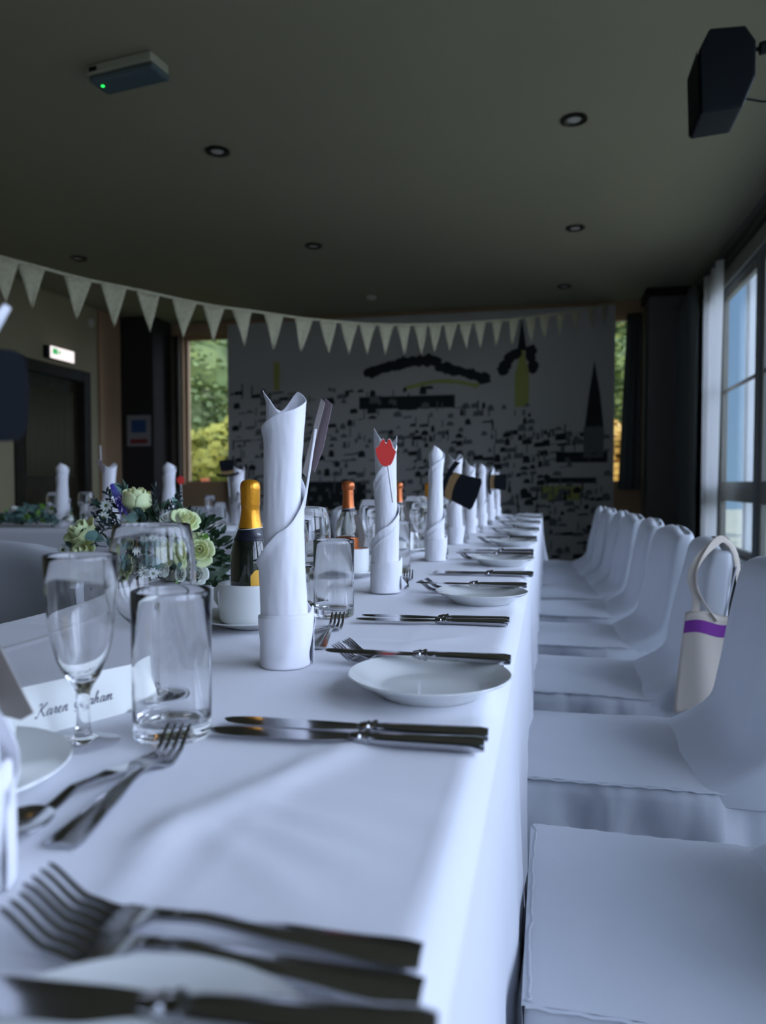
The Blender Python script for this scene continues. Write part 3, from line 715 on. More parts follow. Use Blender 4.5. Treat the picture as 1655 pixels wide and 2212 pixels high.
# ------------------------------------------------------------------ napkins
def napkin(kind, H=.30, seed=0):
    root = empty('folded_napkin')
    TP = 2 * pi
    if kind == 'v':
        keys = [(0, .248), (.25, .270), (.50, .300), (.60, .286), (.72, .280), (.86, .301), (1.0, .290), (1.25, .275), (1.5, .260), (1.75, .228), (2.0, .192), (2.25, .150), (2.5, .115), (2.75, .085), (3.0, .050)]
    elif kind == 'bands':
        keys = [(0, .262), (.25, .275), (.47, .302), (.60, .280), (.75, .262), (.90, .280), (.98, .288), (1.1, .262), (1.25, .235), (1.5, .196), (1.75, .172), (2.0, .158), (2.25, .122), (2.5, .092), (2.62, .080), (2.75, .074), (3.0, .050)]
    else:
        keys = [(0, .280), (.2, .292), (.4, .298), (.6, .300), (.8, .296), (1.0, .286), (1.25, .262), (1.5, .24), (1.75, .18), (2.0, .135), (2.25, .105), (2.5, .078), (2.75, .066), (3.0, .050)]
    r0 = .0165; turns = 3.0
    def rad(a, z):
        tnum = a / TP
        r = r0 + .0030 * tnum
        r += .0024 * ss(z, .20, .30) + .0012 * ss(z, .12, .02)
        if kind == 'v': r += .0034 * ss(tnum, 2.30, 2.55)
        elif kind == 'bands': r += .0012 * ss(tnum, 1.7, 2.1) + .001 * ss(tnum, 2.3, 2.6)
        else: r += .0015 * ss(tnum, 1.6, 2.2); r -= .003 * ss(z, .13, .22) * (1 - ss(z, .22, .29))
        if kind == 'round': r *= 1 - .75 * ss(z, .262, .302) ** 2
        return r
    def f(u, v):
        a = u * turns * TP; zt = lerpk(a / TP, keys) * H / .30; z = zt * v
        d = zt - z
        r = rad(a, z * .30 / H)
        r += .0022 * (1 - ss(d, 0, .013)) * ss(a / TP, .9, 1.2)
        if kind != 'v': r += .0011 * math.exp(-((d - .019) / .0022) ** 2) * ss(a / TP, .5, .9)
        r += .0012 * mnoise.noise(Vector((cos(a) * 1.2, sin(a) * 1.2, z * 11 + seed))) + .0005 * mnoise.noise(Vector((cos(a) * 4, sin(a) * 4, z * 45 + seed)))
        if kind == 'v': r += .004 * ss(z, .285, .302) * (1 if .4 < a / TP < .56 else 0)
        ph = -a + (0 if kind != 'round' else .6)
        lx = .004 * z / .3 if kind == 'v' else 0
        return (r * cos(ph) + lx * 0 + (.0015 * sin(z * 22 + seed)), r * sin(ph), z)
    # non-uniform v so that the edge is finely resolved
    def g(u, v): return f(u, 1 - (1 - v) ** 1.35)
    MB().grid(g, 300, 60).build('rolled_body', M['napkin'], root, ang=60, solid=.0007)
    def cf(u, v):
        a = u * TP; z = v * (.055 + .0025 * cos(a + 1.2) + .007 * math.exp(-((a - .12) / .22) ** 2) + .007 * math.exp(-((a - TP - .12) / .22) ** 2))
        r = .0250 + (.0034 if kind == 'v' else .0026) * ss(z, 0, .05) + .0016 * ss(z, .012, 0)
        r += .0032 * (math.exp(-((a - .15) / .25) ** 2) + math.exp(-((a - TP - .15) / .25) ** 2)) * (.35 + .65 * ss(z, .0, .04))
        r += .0008 * mnoise.noise(Vector((cos(a) * 2, sin(a) * 2, z * 30 + seed)))
        return (r * cos(a), r * sin(a), z)
    m = MB().grid(cf, 90, 24, wrap=True)
    # rolled lip inward
    def lip(u, v):
        p = Vector(cf(u, 1)); q = Vector((p.x, p.y, 0)).normalized(); t = v * pi
        return tuple(p - q * .0012 * (1 - cos(t)) + Vector((0, 0, .0012 * sin(t))) - Vector((0, 0, .012 * max(0, v - .5))))
    m.grid(lip, 90, 6, wrap=True)
    m.build('cuff', M['napkin'], root, ang=60, solid=.0007)
    if kind == 'bands':
        MB().add([(.028, -.006, .030), (.040, -.004, .014), (.030, -.008, .004), (.0275, .004, .030), (.039, .002, .013), (.029, .004, .004)], [(0, 1, 2), (3, 5, 4), (0, 3, 4, 1), (1, 4, 5, 2)]).build('tucked_corner', M['napkin'], root, smooth=False)
    return root
NV, NB, NR = napkin('v', seed=1), napkin('bands', seed=5), napkin('round', seed=9)
uv, ub, ur = [], [], []
nap = [(-.287, .300, 'v', 8, 'tall rolled white napkin cut off by the left edge, holding the nearest black hat'),
       (-.282, .765, 'v', 20, 'tallest rolled white napkin standing in front of the gold-topped bottle'),
       (-.293, 1.330, 'b', 12, 'rolled white napkin with diagonal bands holding the red lips prop'),
       (-.287, 1.905, 'r', 8, 'rolled white napkin with rounded tip left of the big black hat'),
       (-.304, 2.46, 'v', 7, 'rolled white napkin partly behind the big black hat prop'),
       (-.312, 3.02, 'b', 6, 'sixth rolled napkin from the camera, just past the big hat'),
       (-.316, 3.58, 'r', 5, 'seventh rolled napkin from the camera on the main table'),
       (-.318, 4.12, 'v', 4, 'rolled napkin carrying the small far black and gold hat'),
       (-.318, 4.62, 'b', 4, 'farthest rolled napkin at the end of the main table')]
for x, y, k, rz, lb in nap:
    p, u = {'v': (NV, uv), 'b': (NB, ub), 'r': (NR, ur)}[k]
    place(p, u, 'folded_napkin', (x, y, .751), R(rz), lb, 'napkin', 'rolled white napkins on the main table')
for x, y, k, rz, lb in [(-2.23, 3.06, 'r', 30, 'rolled napkin at the far left, before the dark door'), (-2.02, 3.12, 'v', 30, 'rolled napkin behind the flowers, under a brown prop'),
                        (-1.68, 3.06, 'r', 24, 'rolled napkin left of the garden window, behind the rose'), (-1.50, 3.42, 'b', 20, 'rolled napkin with small dark hat, right of the garden window')]:
    p, u = {'v': (NV, uv), 'b': (NB, ub), 'r': (NR, ur)}[k]
    place(p, u, 'folded_napkin', (x, y, .751), R(rz), lb, 'napkin', 'rolled napkins on the crosswise table').scale = (1.4, 1.4, 1)

# ------------------------------------------------------------------ props on sticks
def card_prop(name, outline, mats_, loc, rot, stick, label, extra=None, th=.0012):
    e = empty(name, loc); e.rotation_euler = rot; tag(e, label, 'party prop')
    MB().prism(outline, lambda x, z: (x, -th / 2, z), lambda x, z: (x, th / 2, z)).build('card_shape', mats_, e, smooth=False)
    if extra: extra(e)
    if stick: MB().tube([stick[0], stick[1]], .0018, 10).build('stick', M['stick'], e)
    return e
lips = []
for x, z in [(-.0255, .0150), (-.0262, .0200), (-.0230, .0185), (-.0170, .0235), (-.0110, .0345), (-.0070, .0385), (-.0035, .0370), (-.0005, .0290), (.0005, .0275), (.0025, .0290), (.0060, .0375), (.0095, .0385), (.0130, .0345), (.0180, .0190), (.0235, .0125), (.0260, .0095),
             (.0235, .0030), (.0195, -.0080), (.0140, -.0185), (.0080, -.0225), (.0000, -.0240), (-.0080, -.0220), (-.0145, -.0160), (-.0205, -.0060), (-.0240, .0040)]:
    lips.append((x * .70 + .0, z * .78))
def lips_white(e):
    o = [(x * 1.05, z * 1.04) for x, z in lips]
    MB().prism(o, lambda x, z: (x, .0008, z), lambda x, z: (x, .0018, z)).build('white_backing', M['card'], e, smooth=False)
card_prop('lips_prop', lips, M['red_card'], (-.284, 1.290, 1.000), (0, 0, R(12)), ((.004, -.002, -.017), (.013, -.006, -.083)), 'red paper lips prop on white stick tucked in banded napkin', lips_white)
# black top hats
def hat(loc, rot, s, label, stick=True):
    e = empty('top_hat_prop', loc); e.rotation_euler = rot; e.scale = (s, s, s); tag(e, label, 'party prop')
    crown = [(-.036, 0), (.036, 0), (.046, .082), (.036, .087), (.0, .089), (-.036, .087), (-.046, .082)]
    brim = []
    for i in range(13):
        t = i / 12; x = -.068 + .136 * t; brim.append((x, -.004 - .012 * (1 - (x / .068) ** 2)))
    for i in range(13):
        t = i / 12; x = .068 - .136 * t; brim.append((x, .006 - .008 * (1 - (x / .068) ** 2) + .006 * (abs(x) / .068) ** 3))
    pr = lambda o, th, off, nm, m: MB().prism(o, lambda x, z: (x, off - th, z), lambda x, z: (x, off + th, z)).build(nm, m, e, smooth=False)
    pr(crown, .0010, 0, 'crown', M['black_card']); pr(brim, .0010, -.0005, 'brim', M['black_card'])
    band = [(-.0375, .004), (-.018, -.001), (0, -.002), (.018, -.001), (.0375, .004), (.0395, .024), (.018, .0195), (0, .018), (-.018, .0195), (-.0395, .024)]
    pr(band, .0005, -.0016, 'hat_band', M['gold_card'])
    if stick is True: MB().tube([(.0, .002, .0), (.0, .004, -.14)], .0015, 8).build('stick', M['stick'], e)
    elif stick:
        mw = Matrix.LocRotScale(Vector(loc), Euler(rot), Vector((s, s, s))).inverted()
        MB().tube([(.03, .002, .03), mw @ Vector(stick)], .0015, 8).build('stick', M['stick'], e)
    return e
hat((-.308, 2.30, .950), (0, R(110), R(6)), 1.12, 'big black top hat prop with dull gold band, lying tilted right', stick=(-.30, 2.44, .90))
hat((-.312, 4.07, .965), (0, R(92), R(6)), 1.0, 'small distant black top hat prop with gold band', stick=(-.318, 4.12, .90))
e = hat((-1.53, 3.36, 1.000), (0, R(-5), R(20)), .80, 'small dark hat prop on crosswise table, before the garden window', stick=True)
# nearest hat, mostly outside the frame at left
hc = []
for i in range(10): a = pi / 2 * i / 9; hc.append((.020 + .012 * cos(a) - .0, .0295 + .012 * sin(a)))
pts = [(-.055, -.045), (.024, -.040), (.030, -.034), (.0325, -.020), (.0335, .010)] + hc + [(-.055, .045)]
card_prop('top_hat_prop', [(x * .72, z * .62) for x, z in pts], M['black_card'], (-.3065, .352, .9985), (0, 0, R(38)), ((-.02, .003, -.02), (-.006, -.02, -.12)), 'black hat prop cut off by the left picture edge', th=.0016)
o = MB().tube([(-.330, .338, 1.018), (-.316, .348, 1.024), (-.302, .352, 1.033), (-.291, .355, 1.047)], [.010, .011, .0095, .004], 14, flat=.45).build('napkin_tip', M['napkin'])
tag(o, 'blurred pale tip of folded linen above the cut-off black hat', 'napkin')
# folded moustache card beside the tallest napkin, seen edge-on
e = empty('folded_card_prop', (-.266, .800, .942)); e.rotation_euler = (0, R(9), 0); tag(e, 'grey-brown card prop seen edge-on behind the tallest napkin', 'party prop')
MB().prism([(-.006, .030), (.004, .022), (.010, .050), (.013, .100), (.004, .106), (-.004, .090)], lambda x, z: (x, -.001, z), lambda x, z: (x, .001, z)).build('card_shape', M['brown_card'], e, smooth=False)
MB().prism([(-.008, .020), (-.003, .015), (.006, .100), (.001, .104)], lambda x, z: (x, -.007, z), lambda x, z: (x, -.005, z)).build('card_fold', M['tag'], e, smooth=False)
MB().tube([(.001, -.009, .07), (-.001, -.004, -.02)], .0014, 8).build('stick', M['stick'], e)
# props on the crosswise table
card_prop('lips_prop', [(x * 1.0, z * .8) for x, z in lips], M['red_card'], (-1.60, 3.02, .965), (0, 0, R(20)), ((.0, .003, -.015), (.004, .01, -.205)), 'small blurred red prop on crosswise table, before the garden window')
mo = [(-.035, 0), (-.02, .012), (0, .006), (.02, .012), (.035, 0), (.015, -.012), (0, -.004), (-.015, -.012)]
card_prop('moustache_prop', mo, M['brown_card'], (-2.03, 3.07, 1.035), (0, R(70), R(30)), ((0, .003, 0), (-.09, .006, .03)), 'small brown prop standing above a napkin, left of the black pillar')

# ------------------------------------------------------------------ bottles in cups
def bottle(kind):
    root = empty('mini_bottle')
    gm = M['bottle_glass'] if kind == 'gold' else M['clear_bottle']; fm = M['foil_gold'] if kind == 'gold' else M['foil_copper']
    prof = [(0, .004), (.016, .002), (.024, 0), (.0272, .003), (.0280, .008), (.0280, .078), (.0272, .090), (.0240, .104), (.0190, .116), (.0150, .126), (.0125, .136), (.0112, .150), (.0108, .178), (.0, .178)]
    if kind != 'gold': prof = prof[:-1] + [(.0085, .178), (.0090, .150), (.0103, .136), (.0128, .126), (.0168, .116), (.0218, .104), (.0250, .090), (.0258, .078), (.0258, .010), (.020, .006), (0, .008)]
    MB().lathe(prof, 56).build('glass_body', gm, root, ang=60)
    if kind == 'gold':
        fp = [(.0168, .1245), (.0160, .128), (.0141, .138), (.0130, .148), (.0128, .1555), (.0132, .1560), (.0134, .157), (.0136, .176), (.0139, .1785), (.0138, .183), (.0128, .1875), (.0100, .1905), (.005, .1920), (0, .1924)]
    else:
        fp = [(.0138, .1345), (.0128, .140), (.0118, .155), (.0116, .1735), (.0128, .1745), (.0138, .1755), (.0140, .1840), (.0133, .1880), (.0105, .1912), (.005, .1928), (0, .1931)]
    m = MB(); n = 56
    def cap(prof):
        m.lathe(prof, n)
        for i, v in enumerate(m.v):   # pleats round the shoulder of the foil
            x, y, z = v; r = math.hypot(x, y)
            if r > .004 and .176 < z < .190:
                a = math.atan2(y, x); k = 1 + .018 * sin(a * 20); m.v[i] = (x * k, y * k, z)
            elif r > .004:
                k = 1 + .012 * mnoise.noise(Vector((x * 160, y * 160, z * 90))); m.v[i] = (x * k, y * k, z)
    cap(fp); m.build('foil_capsule', fm, root, ang=50)
    if kind == 'gold':
        MB().lathe([(.0172, .1232), (.0200, .1158), (.0234, .1080), (.0236, .1078), (.0202, .1150), (.0174, .1232)], 56).build('neck_label', M['label_black'], root)
        MB().grid(lambda u, v: (.0283 * cos(R(-68 + 150 * u)), .0283 * sin(R(-68 + 150 * u)), .020 + v * (.048 - .008 * max(0, 1 - u * 12))), 30, 4).build('front_label', M['label_gold'], root)
        # the lettering visible on the neck band
        cu = bpy.data.curves.new('pr', 'FONT'); cu.body = 'PR'; cu.size = .0050; cu.extrude = .0001; cu.align_x = 'CENTER'
        to = bpy.data.objects.new('tmp', cu); C.objects.link(to); bpy.context.view_layer.update()
        me = bpy.data.meshes.new_from_object(to.evaluated_get(bpy.context.evaluated_depsgraph_get())); bpy.data.objects.remove(to)
        me.materials.append(M['white_print'])
        lo = bpy.data.objects.new('lettering', me); C.objects.link(lo); lo.parent = root
        a = R(-32); lo.location = (.0208 * cos(a), .0208 * sin(a), .1148); lo.rotation_euler = (R(62), 0, a + pi / 2)
    else:
        MB().lathe([(.0148, .1270), (.0133, .1345), (.0129, .1345), (.0144, .1270)], 48, close=True).build('neck_band', M['label_black'], root)
        MB().lathe([(.0284, .030), (.0284, .072)], 40).build('front_label', M['foil_copper'], root)
    ring = [(cos(2 * pi * i / 40) * .0172, sin(2 * pi * i / 40) * .0172, (.1240 if kind == 'gold' else .134) + .0018 * sin(2 * pi * i / 40 + 1)) for i in range(41)]
    if kind != 'gold': ring = [(x * .84, y * .84, z) for x, y, z in ring]
    MB().tube(ring, .0006, 6).build('string', M['string'], root)
    if kind != 'gold':
        MB().tube([(-.0145, 0, .134), (-.021, -.004, .128), (-.026, -.006, .110), (-.028, -.006, .092)], .0006, 6).build('string', M['string'], root)
        # gift tag hanging against the right side
        t_ = [(.016, .122), (.024, .1215), (.033, .1085), (.041, .070), (.036, .050), (.020, .050), (.015, .090)]
        MB().prism(t_, lambda x, z: (x, -.012, z), lambda x, z: (x, -.011, z)).build('gift_tag', M['tag'], root, smooth=False)
        MB().tube([(.0135, -.004, .133), (.020, -.010, .128), (.021, -.0115, .119)], .0006, 6).build('string', M['string'], root)
    return root
us = []; uc = []; ubg = []; ubc = []
BG, BC = bottle('gold'), bottle('copper')
cups = [(-.384, .398, '', 'white coffee cup cut off by the left edge, behind the nearest napkin'), (-.407, .968, 'g', 'white coffee cup holding the gold-topped bottle'), (-.422, 1.540, 'c', 'white coffee cup holding the copper-topped bottle'),
        (-.425, 2.10, 'c', 'white coffee cup beyond the lips napkin, third down the table'), (-.43, 2.68, 'g', 'white coffee cup behind the round-tipped napkin and orange bottle'), (-.43, 3.25, '', 'far white coffee cup, sixth along the main table'), (-.43, 3.80, 'c', 'farthest white coffee cup on the main table')]
for i, (x, y, b, lb) in enumerate(cups):
    place(saucer, us, 'saucer', (x, y, .7505), 0, 'white saucer under the ' + lb[6:], 'saucer', 'saucers on the main table')
    place(cup, uc, 'coffee_cup', (x, y, .7565), R(-20), lb, 'cup', 'coffee cups on the main table')
    if b == 'g': place(BG, ubg, 'mini_bottle', (x, y, .764), 0, ['small dark bottle with orange-gold foil standing in a cup', 'distant bottle with orange foil behind the round-tipped napkin'][len(ubg) and i > 1], 'bottle', 'mini bottles in cups')
    if b == 'c': place(BC, ubc, 'mini_bottle', (x, y, .764), 0, ['small clear bottle with copper foil and taupe tag in a cup', 'clear small bottle behind the lips napkin', 'farthest small clear bottle down the main table'][[2, 3, 6].index(i)], 'bottle', 'mini bottles in cups')
# bottle standing in the nearest cup (outside frame) with its tag reaching into view
nb = copy_tree(BG); nb.location = (-.389, .400, .764); tag(nb, 'small dark bottle in the nearest cup, its taupe tag showing at the left edge', 'bottle', 'mini bottles in cups')
MB().prism([(.029, .100), (.038, .098), (.051, .083), (.075, .042), (.066, .037), (.030, .042)], lambda x, z: (x, -.001, z), lambda x, z: (x, .0, z)).build('gift_tag', M['tag'], nb, smooth=False)

# ------------------------------------------------------------------ place settings on the main table
up, uk, ubk, uf, ud, uspn, ut, uw, ufl = [], [], [], [], [], [], [], [], []
NM = ['nearest', 'second', 'third', 'fourth', 'fifth', 'sixth', 'seventh', 'eighth', 'ninth']
pl_y = [.176, .694, 1.254, 1.845, 2.42, 2.98, 3.54, 4.08, 4.58]
for k, y in enumerate(pl_y):
    x = -.125 if k == 0 else -.110; n = NM[k]
    place(plate, up, 'side_plate', (x, y, .7505), 0, 'white side plate, %s from the camera, under a butter knife' % n, 'plate', 'side plates on the main table')
    if k == 0:
        tag(BK0, 'butter knife across the nearest plate at the bottom of the picture', 'knife', 'butter knives on side plates'); BK0.location = (-.119, .221, .7682); BK0.rotation_euler = (0, 0, R(5))
    else:
        place(BK, ubk, 'butter_knife', (x - .012, y + .055, .7682), R((0, -1, 1, 0, 1, -1, 0, 1, 0)[k]), 'butter knife resting on the side plate %s from the camera' % n, 'knife', 'butter knives on side plates')
    # two forks
    if k == 0: fs_ = [(-.050, .296, 182), (-.046, .274, 181)]
    else: fs_ = [(-.056, y + .078, 174), (-.046, y + .088, 174)] if k < 3 else [(-.056, y + .085, 174), (-.05, y + .112, 176)]
    for q, (fx, fy, fr) in enumerate(fs_):
        place(FK, uf, 'dinner_fork', (fx, fy, .7508 + (.0032 if (q and k and k < 3) else 0)), R(fr), '%s fork of the pair behind the side plate %s from the camera' % (('inner', 'outer')[q] if k else ('upper', 'lower')[q], n), 'fork', 'dinner forks beside the side plates')
kn_y = [.553, 1.048, 1.622, 2.19, 2.76, 3.32, 3.87, 4.40, 4.85]
for k, y in enumerate(kn_y):
    dx = (-.133, -.142, -.120, -.13, -.13, -.13, -.13, -.13, -.13)[k]; n = NM[k]
    place(KN, uk, 'dinner_knife', (dx, y - .011, .7508), R((3, 4, 0, 1, 0, 2, 0, 1, 0)[k]), 'front dinner knife of the pair %s from the camera' % n, 'knife', 'dinner knives in pairs')
    place(KN, uk, 'dinner_knife', (dx + .001, y + .013, .7508), R((2, 1, 1, 0, 1, 0, 1, 0, 1)[k]), 'rear dinner knife of the pair %s from the camera' % n, 'knife', 'dinner knives in pairs')
# dessert fork + spoon above each setting
for k in range(8):
    yy = [.347, .845, 1.385, 1.94, 2.50, 3.07, 3.63, 4.17][k]; n = NM[k]
    ang = 94.5 if k == 0 else 97; x = -.258 if k == 0 else -.270
    place(DF, ud, 'dessert_fork', (x, yy, .7508), R(ang), 'dessert fork pointing away, %s from the camera' % n, 'fork', 'dessert forks')
    sx, sy, sa = ((-.274, .481, -98) if k == 0 else (-.290, yy + .135, -98))
    place(SPN, uspn, 'dessert_spoon', (sx, sy, .7506), R(sa), 'dessert spoon lying beside the dessert fork %s from the camera' % n, 'spoon', 'dessert spoons')
for k in range(8):
    n = NM[k]
    ty = [.530, 1.070, 1.640, 2.20, 2.76, 3.32, 3.86, 4.38][k]; tx = -.290 if k == 0 else -.316 if k == 1 else -.335
    place(tumbler, ut, 'tumbler', (tx, ty, .7505), 0, 'straight water tumbler, %s from the camera on the main table' % n, 'glass', 'water tumblers')
    wx, wy = ((-.350, .606) if k == 0 else (-.383, ty + .075))
    if k >= 2: wx = -.405
    place(wine, uw, 'wine_glass', (wx, wy, .7505), 0, 'round stemmed wine glass, %s from the camera on the main table' % n, 'glass', 'wine glasses')
    fx, fy = ((-.347, .497) if k == 0 else (-.375, ty - .025))
    place(flute, ufl, 'champagne_flute', (fx, fy, .7505), 0, 'stemmed flute glass, %s from the camera on the main table' % n, 'glass', 'flute glasses')
# crosswise table glassware and plates
i = 0
for (kind, x, y, lb) in [('w', -1.86, 2.99, 'wine glass on crosswise table, left of the flowers'), ('w', -1.42, 3.30, 'wine glass on crosswise table, right of the garden window napkin'), ('t', -1.52, 3.25, 'tumbler on crosswise table before the garden window'), ('f', -1.46, 3.42, 'flute on crosswise table, before the garden window'),
                         ('w', -1.22, 3.30, 'wine glass at the right end of the crosswise table'), ('t', -2.06, 3.0, 'tumbler on crosswise table beside the far left napkin'), ('w', -2.20, 3.2, 'wine glass on crosswise table behind the far left napkin'), ('t', -1.35, 3.15, 'tumbler near the front of the crosswise table'), ('f', -1.62, 3.35, 'flute behind the napkin left of the garden window'), ('w', -2.30, 3.1, 'wine glass near the greenery at far left')]:
    src = {'w': wine, 't': tumbler, 'f': flute}[kind]
    c = copy_tree(src); c.location = (x, y, .7505); c['label'] = lb; c['group'] = 'glasses on the crosswise table'
for x, y, lb in [(-1.40, 3.02, 'side plate at the right front of the crosswise table'), (-1.95, 3.02, 'side plate on the crosswise table left of the flowers')]:
    c = copy_tree(plate); c.location = (x, y, .7505); c['label'] = lb; c['group'] = 'plates on the crosswise table'
c = copy_tree(FK); c.location = (-1.98, 3.09, .765); c.rotation_euler = (0, 0, R(-30)); c['label'] = 'fork resting by the plate on the crosswise table'; c['group'] = 'forks on the crosswise table'

# ------------------------------------------------------------------ place card with handwriting-style lettering
pc = empty('place_card'); tag(pc, 'white tent place card with grey script name behind the flute', 'place card')
a = Vector((-.415, .452, .7506)); b = Vector((-.3435, .600, .7506)); dd = (b - a).normalized(); L = (b - a).length; bk = Vector((-dd.y, dd.x, 0))
Hc = .037
m = MB()
for th in (0, 1):
    pass
p = [a, b, b + bk * .016 + Vector((0, 0, Hc)), a + bk * .016 + Vector((0, 0, Hc)), a + bk * .032, b + bk * .032]
m.add(p, [(0, 1, 2, 3), (3, 2, 5, 4)]); m.build('folded_card', M['card'], pc, smooth=False, solid=.0005)
GL = {  # simple script strokes, x-height 1
 'K': (1.75, [[(.2, .1), (.0, .0), (.25, -.05), (.6, .9), (.9, 1.9), (.7, 2.1), (.45, 1.85)], [(1.6, 2.1), (1.3, 1.7), (.75, 1.05), (.62, 1.0)], [(.75, 1.05), (1.05, .6), (1.35, .05), (1.7, .15)]]),
 'G': (1.75, [[(1.45, 1.7), (1.3, 2.1), (.8, 1.9), (.35, 1.2), (.2, .5), (.5, .0), (.95, .15), (1.25, .8)], [(1.35, 1.0), (1.15, .3), (.75, -.5), (.2, -.45)]]),
 'a': (1.0, [[(.75, .85), (.45, 1.0), (.1, .55), (.15, .05), (.45, .15), (.8, .95)], [(.8, .95), (.65, .3), (.75, .0), (1.0, .2)]]),
 'r': (.75, [[(.0, .2), (.25, .9), (.3, 1.1), (.35, .9), (.55, .92), (.45, .4), (.45, .05), (.75, .2)]]),
 'e': (.8, [[(.0, .2), (.4, .5), (.6, .85), (.4, 1.0), (.15, .6), (.2, .1), (.5, .0), (.8, .25)]]),
 'n': (1.05, [[(.0, .2), (.25, .95), (.15, .4), (.08, .0)], [(.12, .3), (.45, .9), (.65, .95), (.6, .45), (.6, .05), (.75, .0), (1.0, .2)]]),
 'h': (1.05, [[(.0, .2), (.45, 1.5), (.6, 2.05), (.4, 1.9), (.2, .9), (.05, .0)], [(.12, .3), (.45, .9), (.65, .95), (.58, .4), (.6, .05), (1.0, .2)]]),
 'm': (1.5, [[(.0, .2), (.22, .95), (.05, .0)], [(.1, .3), (.4, .92), (.55, .9), (.42, .0)], [(.5, .4), (.85, .95), (1.0, .9), (.9, .2), (1.0, .0), (1.4, .25)]]),
 ' ': (.8, [])}
m = MB(); cx = 0; sz = .0052
fn = (b - a).cross(bk * .016 + Vector((0, 0, Hc))).normalized(); upv = (bk * .016 + Vector((0, 0, Hc))).normalized()
for ch in 'Karen Graham':
    wd, st = GL[ch]
    for s_ in st:
        pts = [Vector(q) for q in s_]; sm = []
        for i in range(len(pts) - 1):
            p0, p1, p2, p3 = pts[max(i - 1, 0)], pts[i], pts[i + 1], pts[min(i + 2, len(pts) - 1)]
            for q in range(5):
                tt = q / 5; sm.append(.5 * ((2 * p1) + (p2 - p0) * tt + (2 * p0 - 5 * p1 + 4 * p2 - p3) * tt * tt + (3 * p1 - p0 - 3 * p2 + p3) * tt ** 3))
        sm.append(pts[-1]); out = []; rr_ = []
        for q, v in enumerate(sm):
            X = (cx + v.x + v.y * .35) * sz; Z = v.y * sz * .9
            out.append(a + dd * (.056 + X) + upv * (.0145 + Z) + fn * .0005)
            w0 = sm[min(q + 1, len(sm) - 1)] - sm[max(q - 1, 0)]; rr_.append(.00022 + .00022 * (w0.y < 0))
        m.tube(out, rr_, 6)
    cx += wd
m.build('script_name', M['ink'], pc)

# ------------------------------------------------------------------ flower arrangement
fa = empty('flower_arrangement', (0, 0, 0)); tag(fa, 'low table arrangement of cream roses, daisies, eucalyptus and violet spikes', 'flowers')
FC = Vector((-.735, 1.375, .79))
MB().lathe([(0, 0), (.060, 0), (.064, .02), (.058, .05), (.04, .065), (0, .07)], 24).build('foam_base', M['leaf'], fa, loc=(-.70, 1.375, .751))
def frame_to(d):
    d = Vector(d).normalized(); return d.to_track_quat('Z', 'Y').to_matrix().to_4x4()
def rose(pos, d, s, name='rose', m_=None, seed=0, openn=.5, bud=0):
    r = random.Random(seed); m = MB(); mt = Matrix.Translation(pos) @ frame_to(d)
    for layer in range(4):
        n = (3, 4, 5, 5)[layer]; rad = (.18, .42, .70, .98)[layer] * s; h = (1.55, 1.45, 1.25, .98)[layer] * s
        for k in range(n):
            a0 = 2 * pi * (k + .37 * layer) / n + r.uniform(-.15, .15); sp_ = 2 * pi / n * .82; fl = (0, .06, .22, .55)[layer] * openn * 2 * r.uniform(.8, 1.2)
            hh = h * r.uniform(.94, 1.05) * (1 + .55 * bud * (layer / 3))
            def f(u, v, a0=a0, sp_=sp_, rad=rad, fl=fl, hh=hh):
                wv = sin(pi * min(1, .12 + v * .88) ** .8) ** .35 if v < 1 else .75
                wv = (.35 + .65 * ss(v, 0, .35)) * (1 - .45 * ss(v, .70, 1) ** 2)
                a = a0 + (u - .5) * sp_ * 1.5 * wv
                rr_ = rad * (.25 + .75 * ss(v, 0, .45)) * (1 - .30 * bud * v * v) + s * fl * v ** 3 + s * .05 * abs(u - .5) * v
                z = hh * v - s * .18 * fl * 2 * v ** 5 - s * .5 * (u - .5) ** 2 * v * .9
                return mt @ Vector((rr_ * cos(a), rr_ * sin(a), z + s * .02 * sin(u * 9) * v))
            m.grid(f, 8, 9)
    m.lathe([(0, -.1 * s), (.3 * s, 0), (.5 * s, .15 * s), (.2 * s, .5 * s), (0, .5 * s)], 12, mtx=mt)
    return m.build(name, m_ or M['rose'], fa, ang=80, solid=.0005)
def daisy(pos, d, s):
    mt = Matrix.Translation(pos) @ frame_to(d); m = MB(); n = 10
    for k in range(n):
        a = 2 * pi * k / n; ca, sa = cos(a), sin(a)
        def f(u, v):
            l = s * (.25 + .75 * v); w_ = s * .20 * (sin(pi * (.12 + .80 * v)) ** .6); y = (u - .5) * 2 * w_
            return mt @ Vector((l * ca - y * sa, l * sa + y * ca, s * .12 * v - s * .08 * v * v + .15 * s * (u - .5) ** 2))
        m.grid(f, 3, 5)
    o = m.build('daisy', M['petal_white'], fa, ang=80, solid=.0004)
    MB().lathe([(0, -.1 * s), (.26 * s, 0), (.24 * s, .12 * s), (0, .20 * s)], 12, mtx=mt).build('daisy_eye', M['daisy_eye'], o)
def leaf_mb(m, pos, d, length, width, roll=0, cup_=.15, tipsharp=1.0, droop=.0):
    mt = Matrix.Translation(pos) @ frame_to(d) @ Matrix.Rotation(roll, 4, 'Z')
    def f(u, v):
        w_ = width * (sin(pi * v ** tipsharp) ** .75) if 0 < v < 1 else 0.0
        y = (u - .5) * 2 * w_; return mt @ Vector((y, cup_ * length * sin(pi * v) * .5 + cup_ * abs(y) + droop * v * v, length * v))
    m.grid(f, 4, 8)
def P(px, py, pz): return Vector((px, py, pz))
def outd(p, up=.25): v = (p - FC); v.z += up * .1; v.y -= .05; return v.normalized()
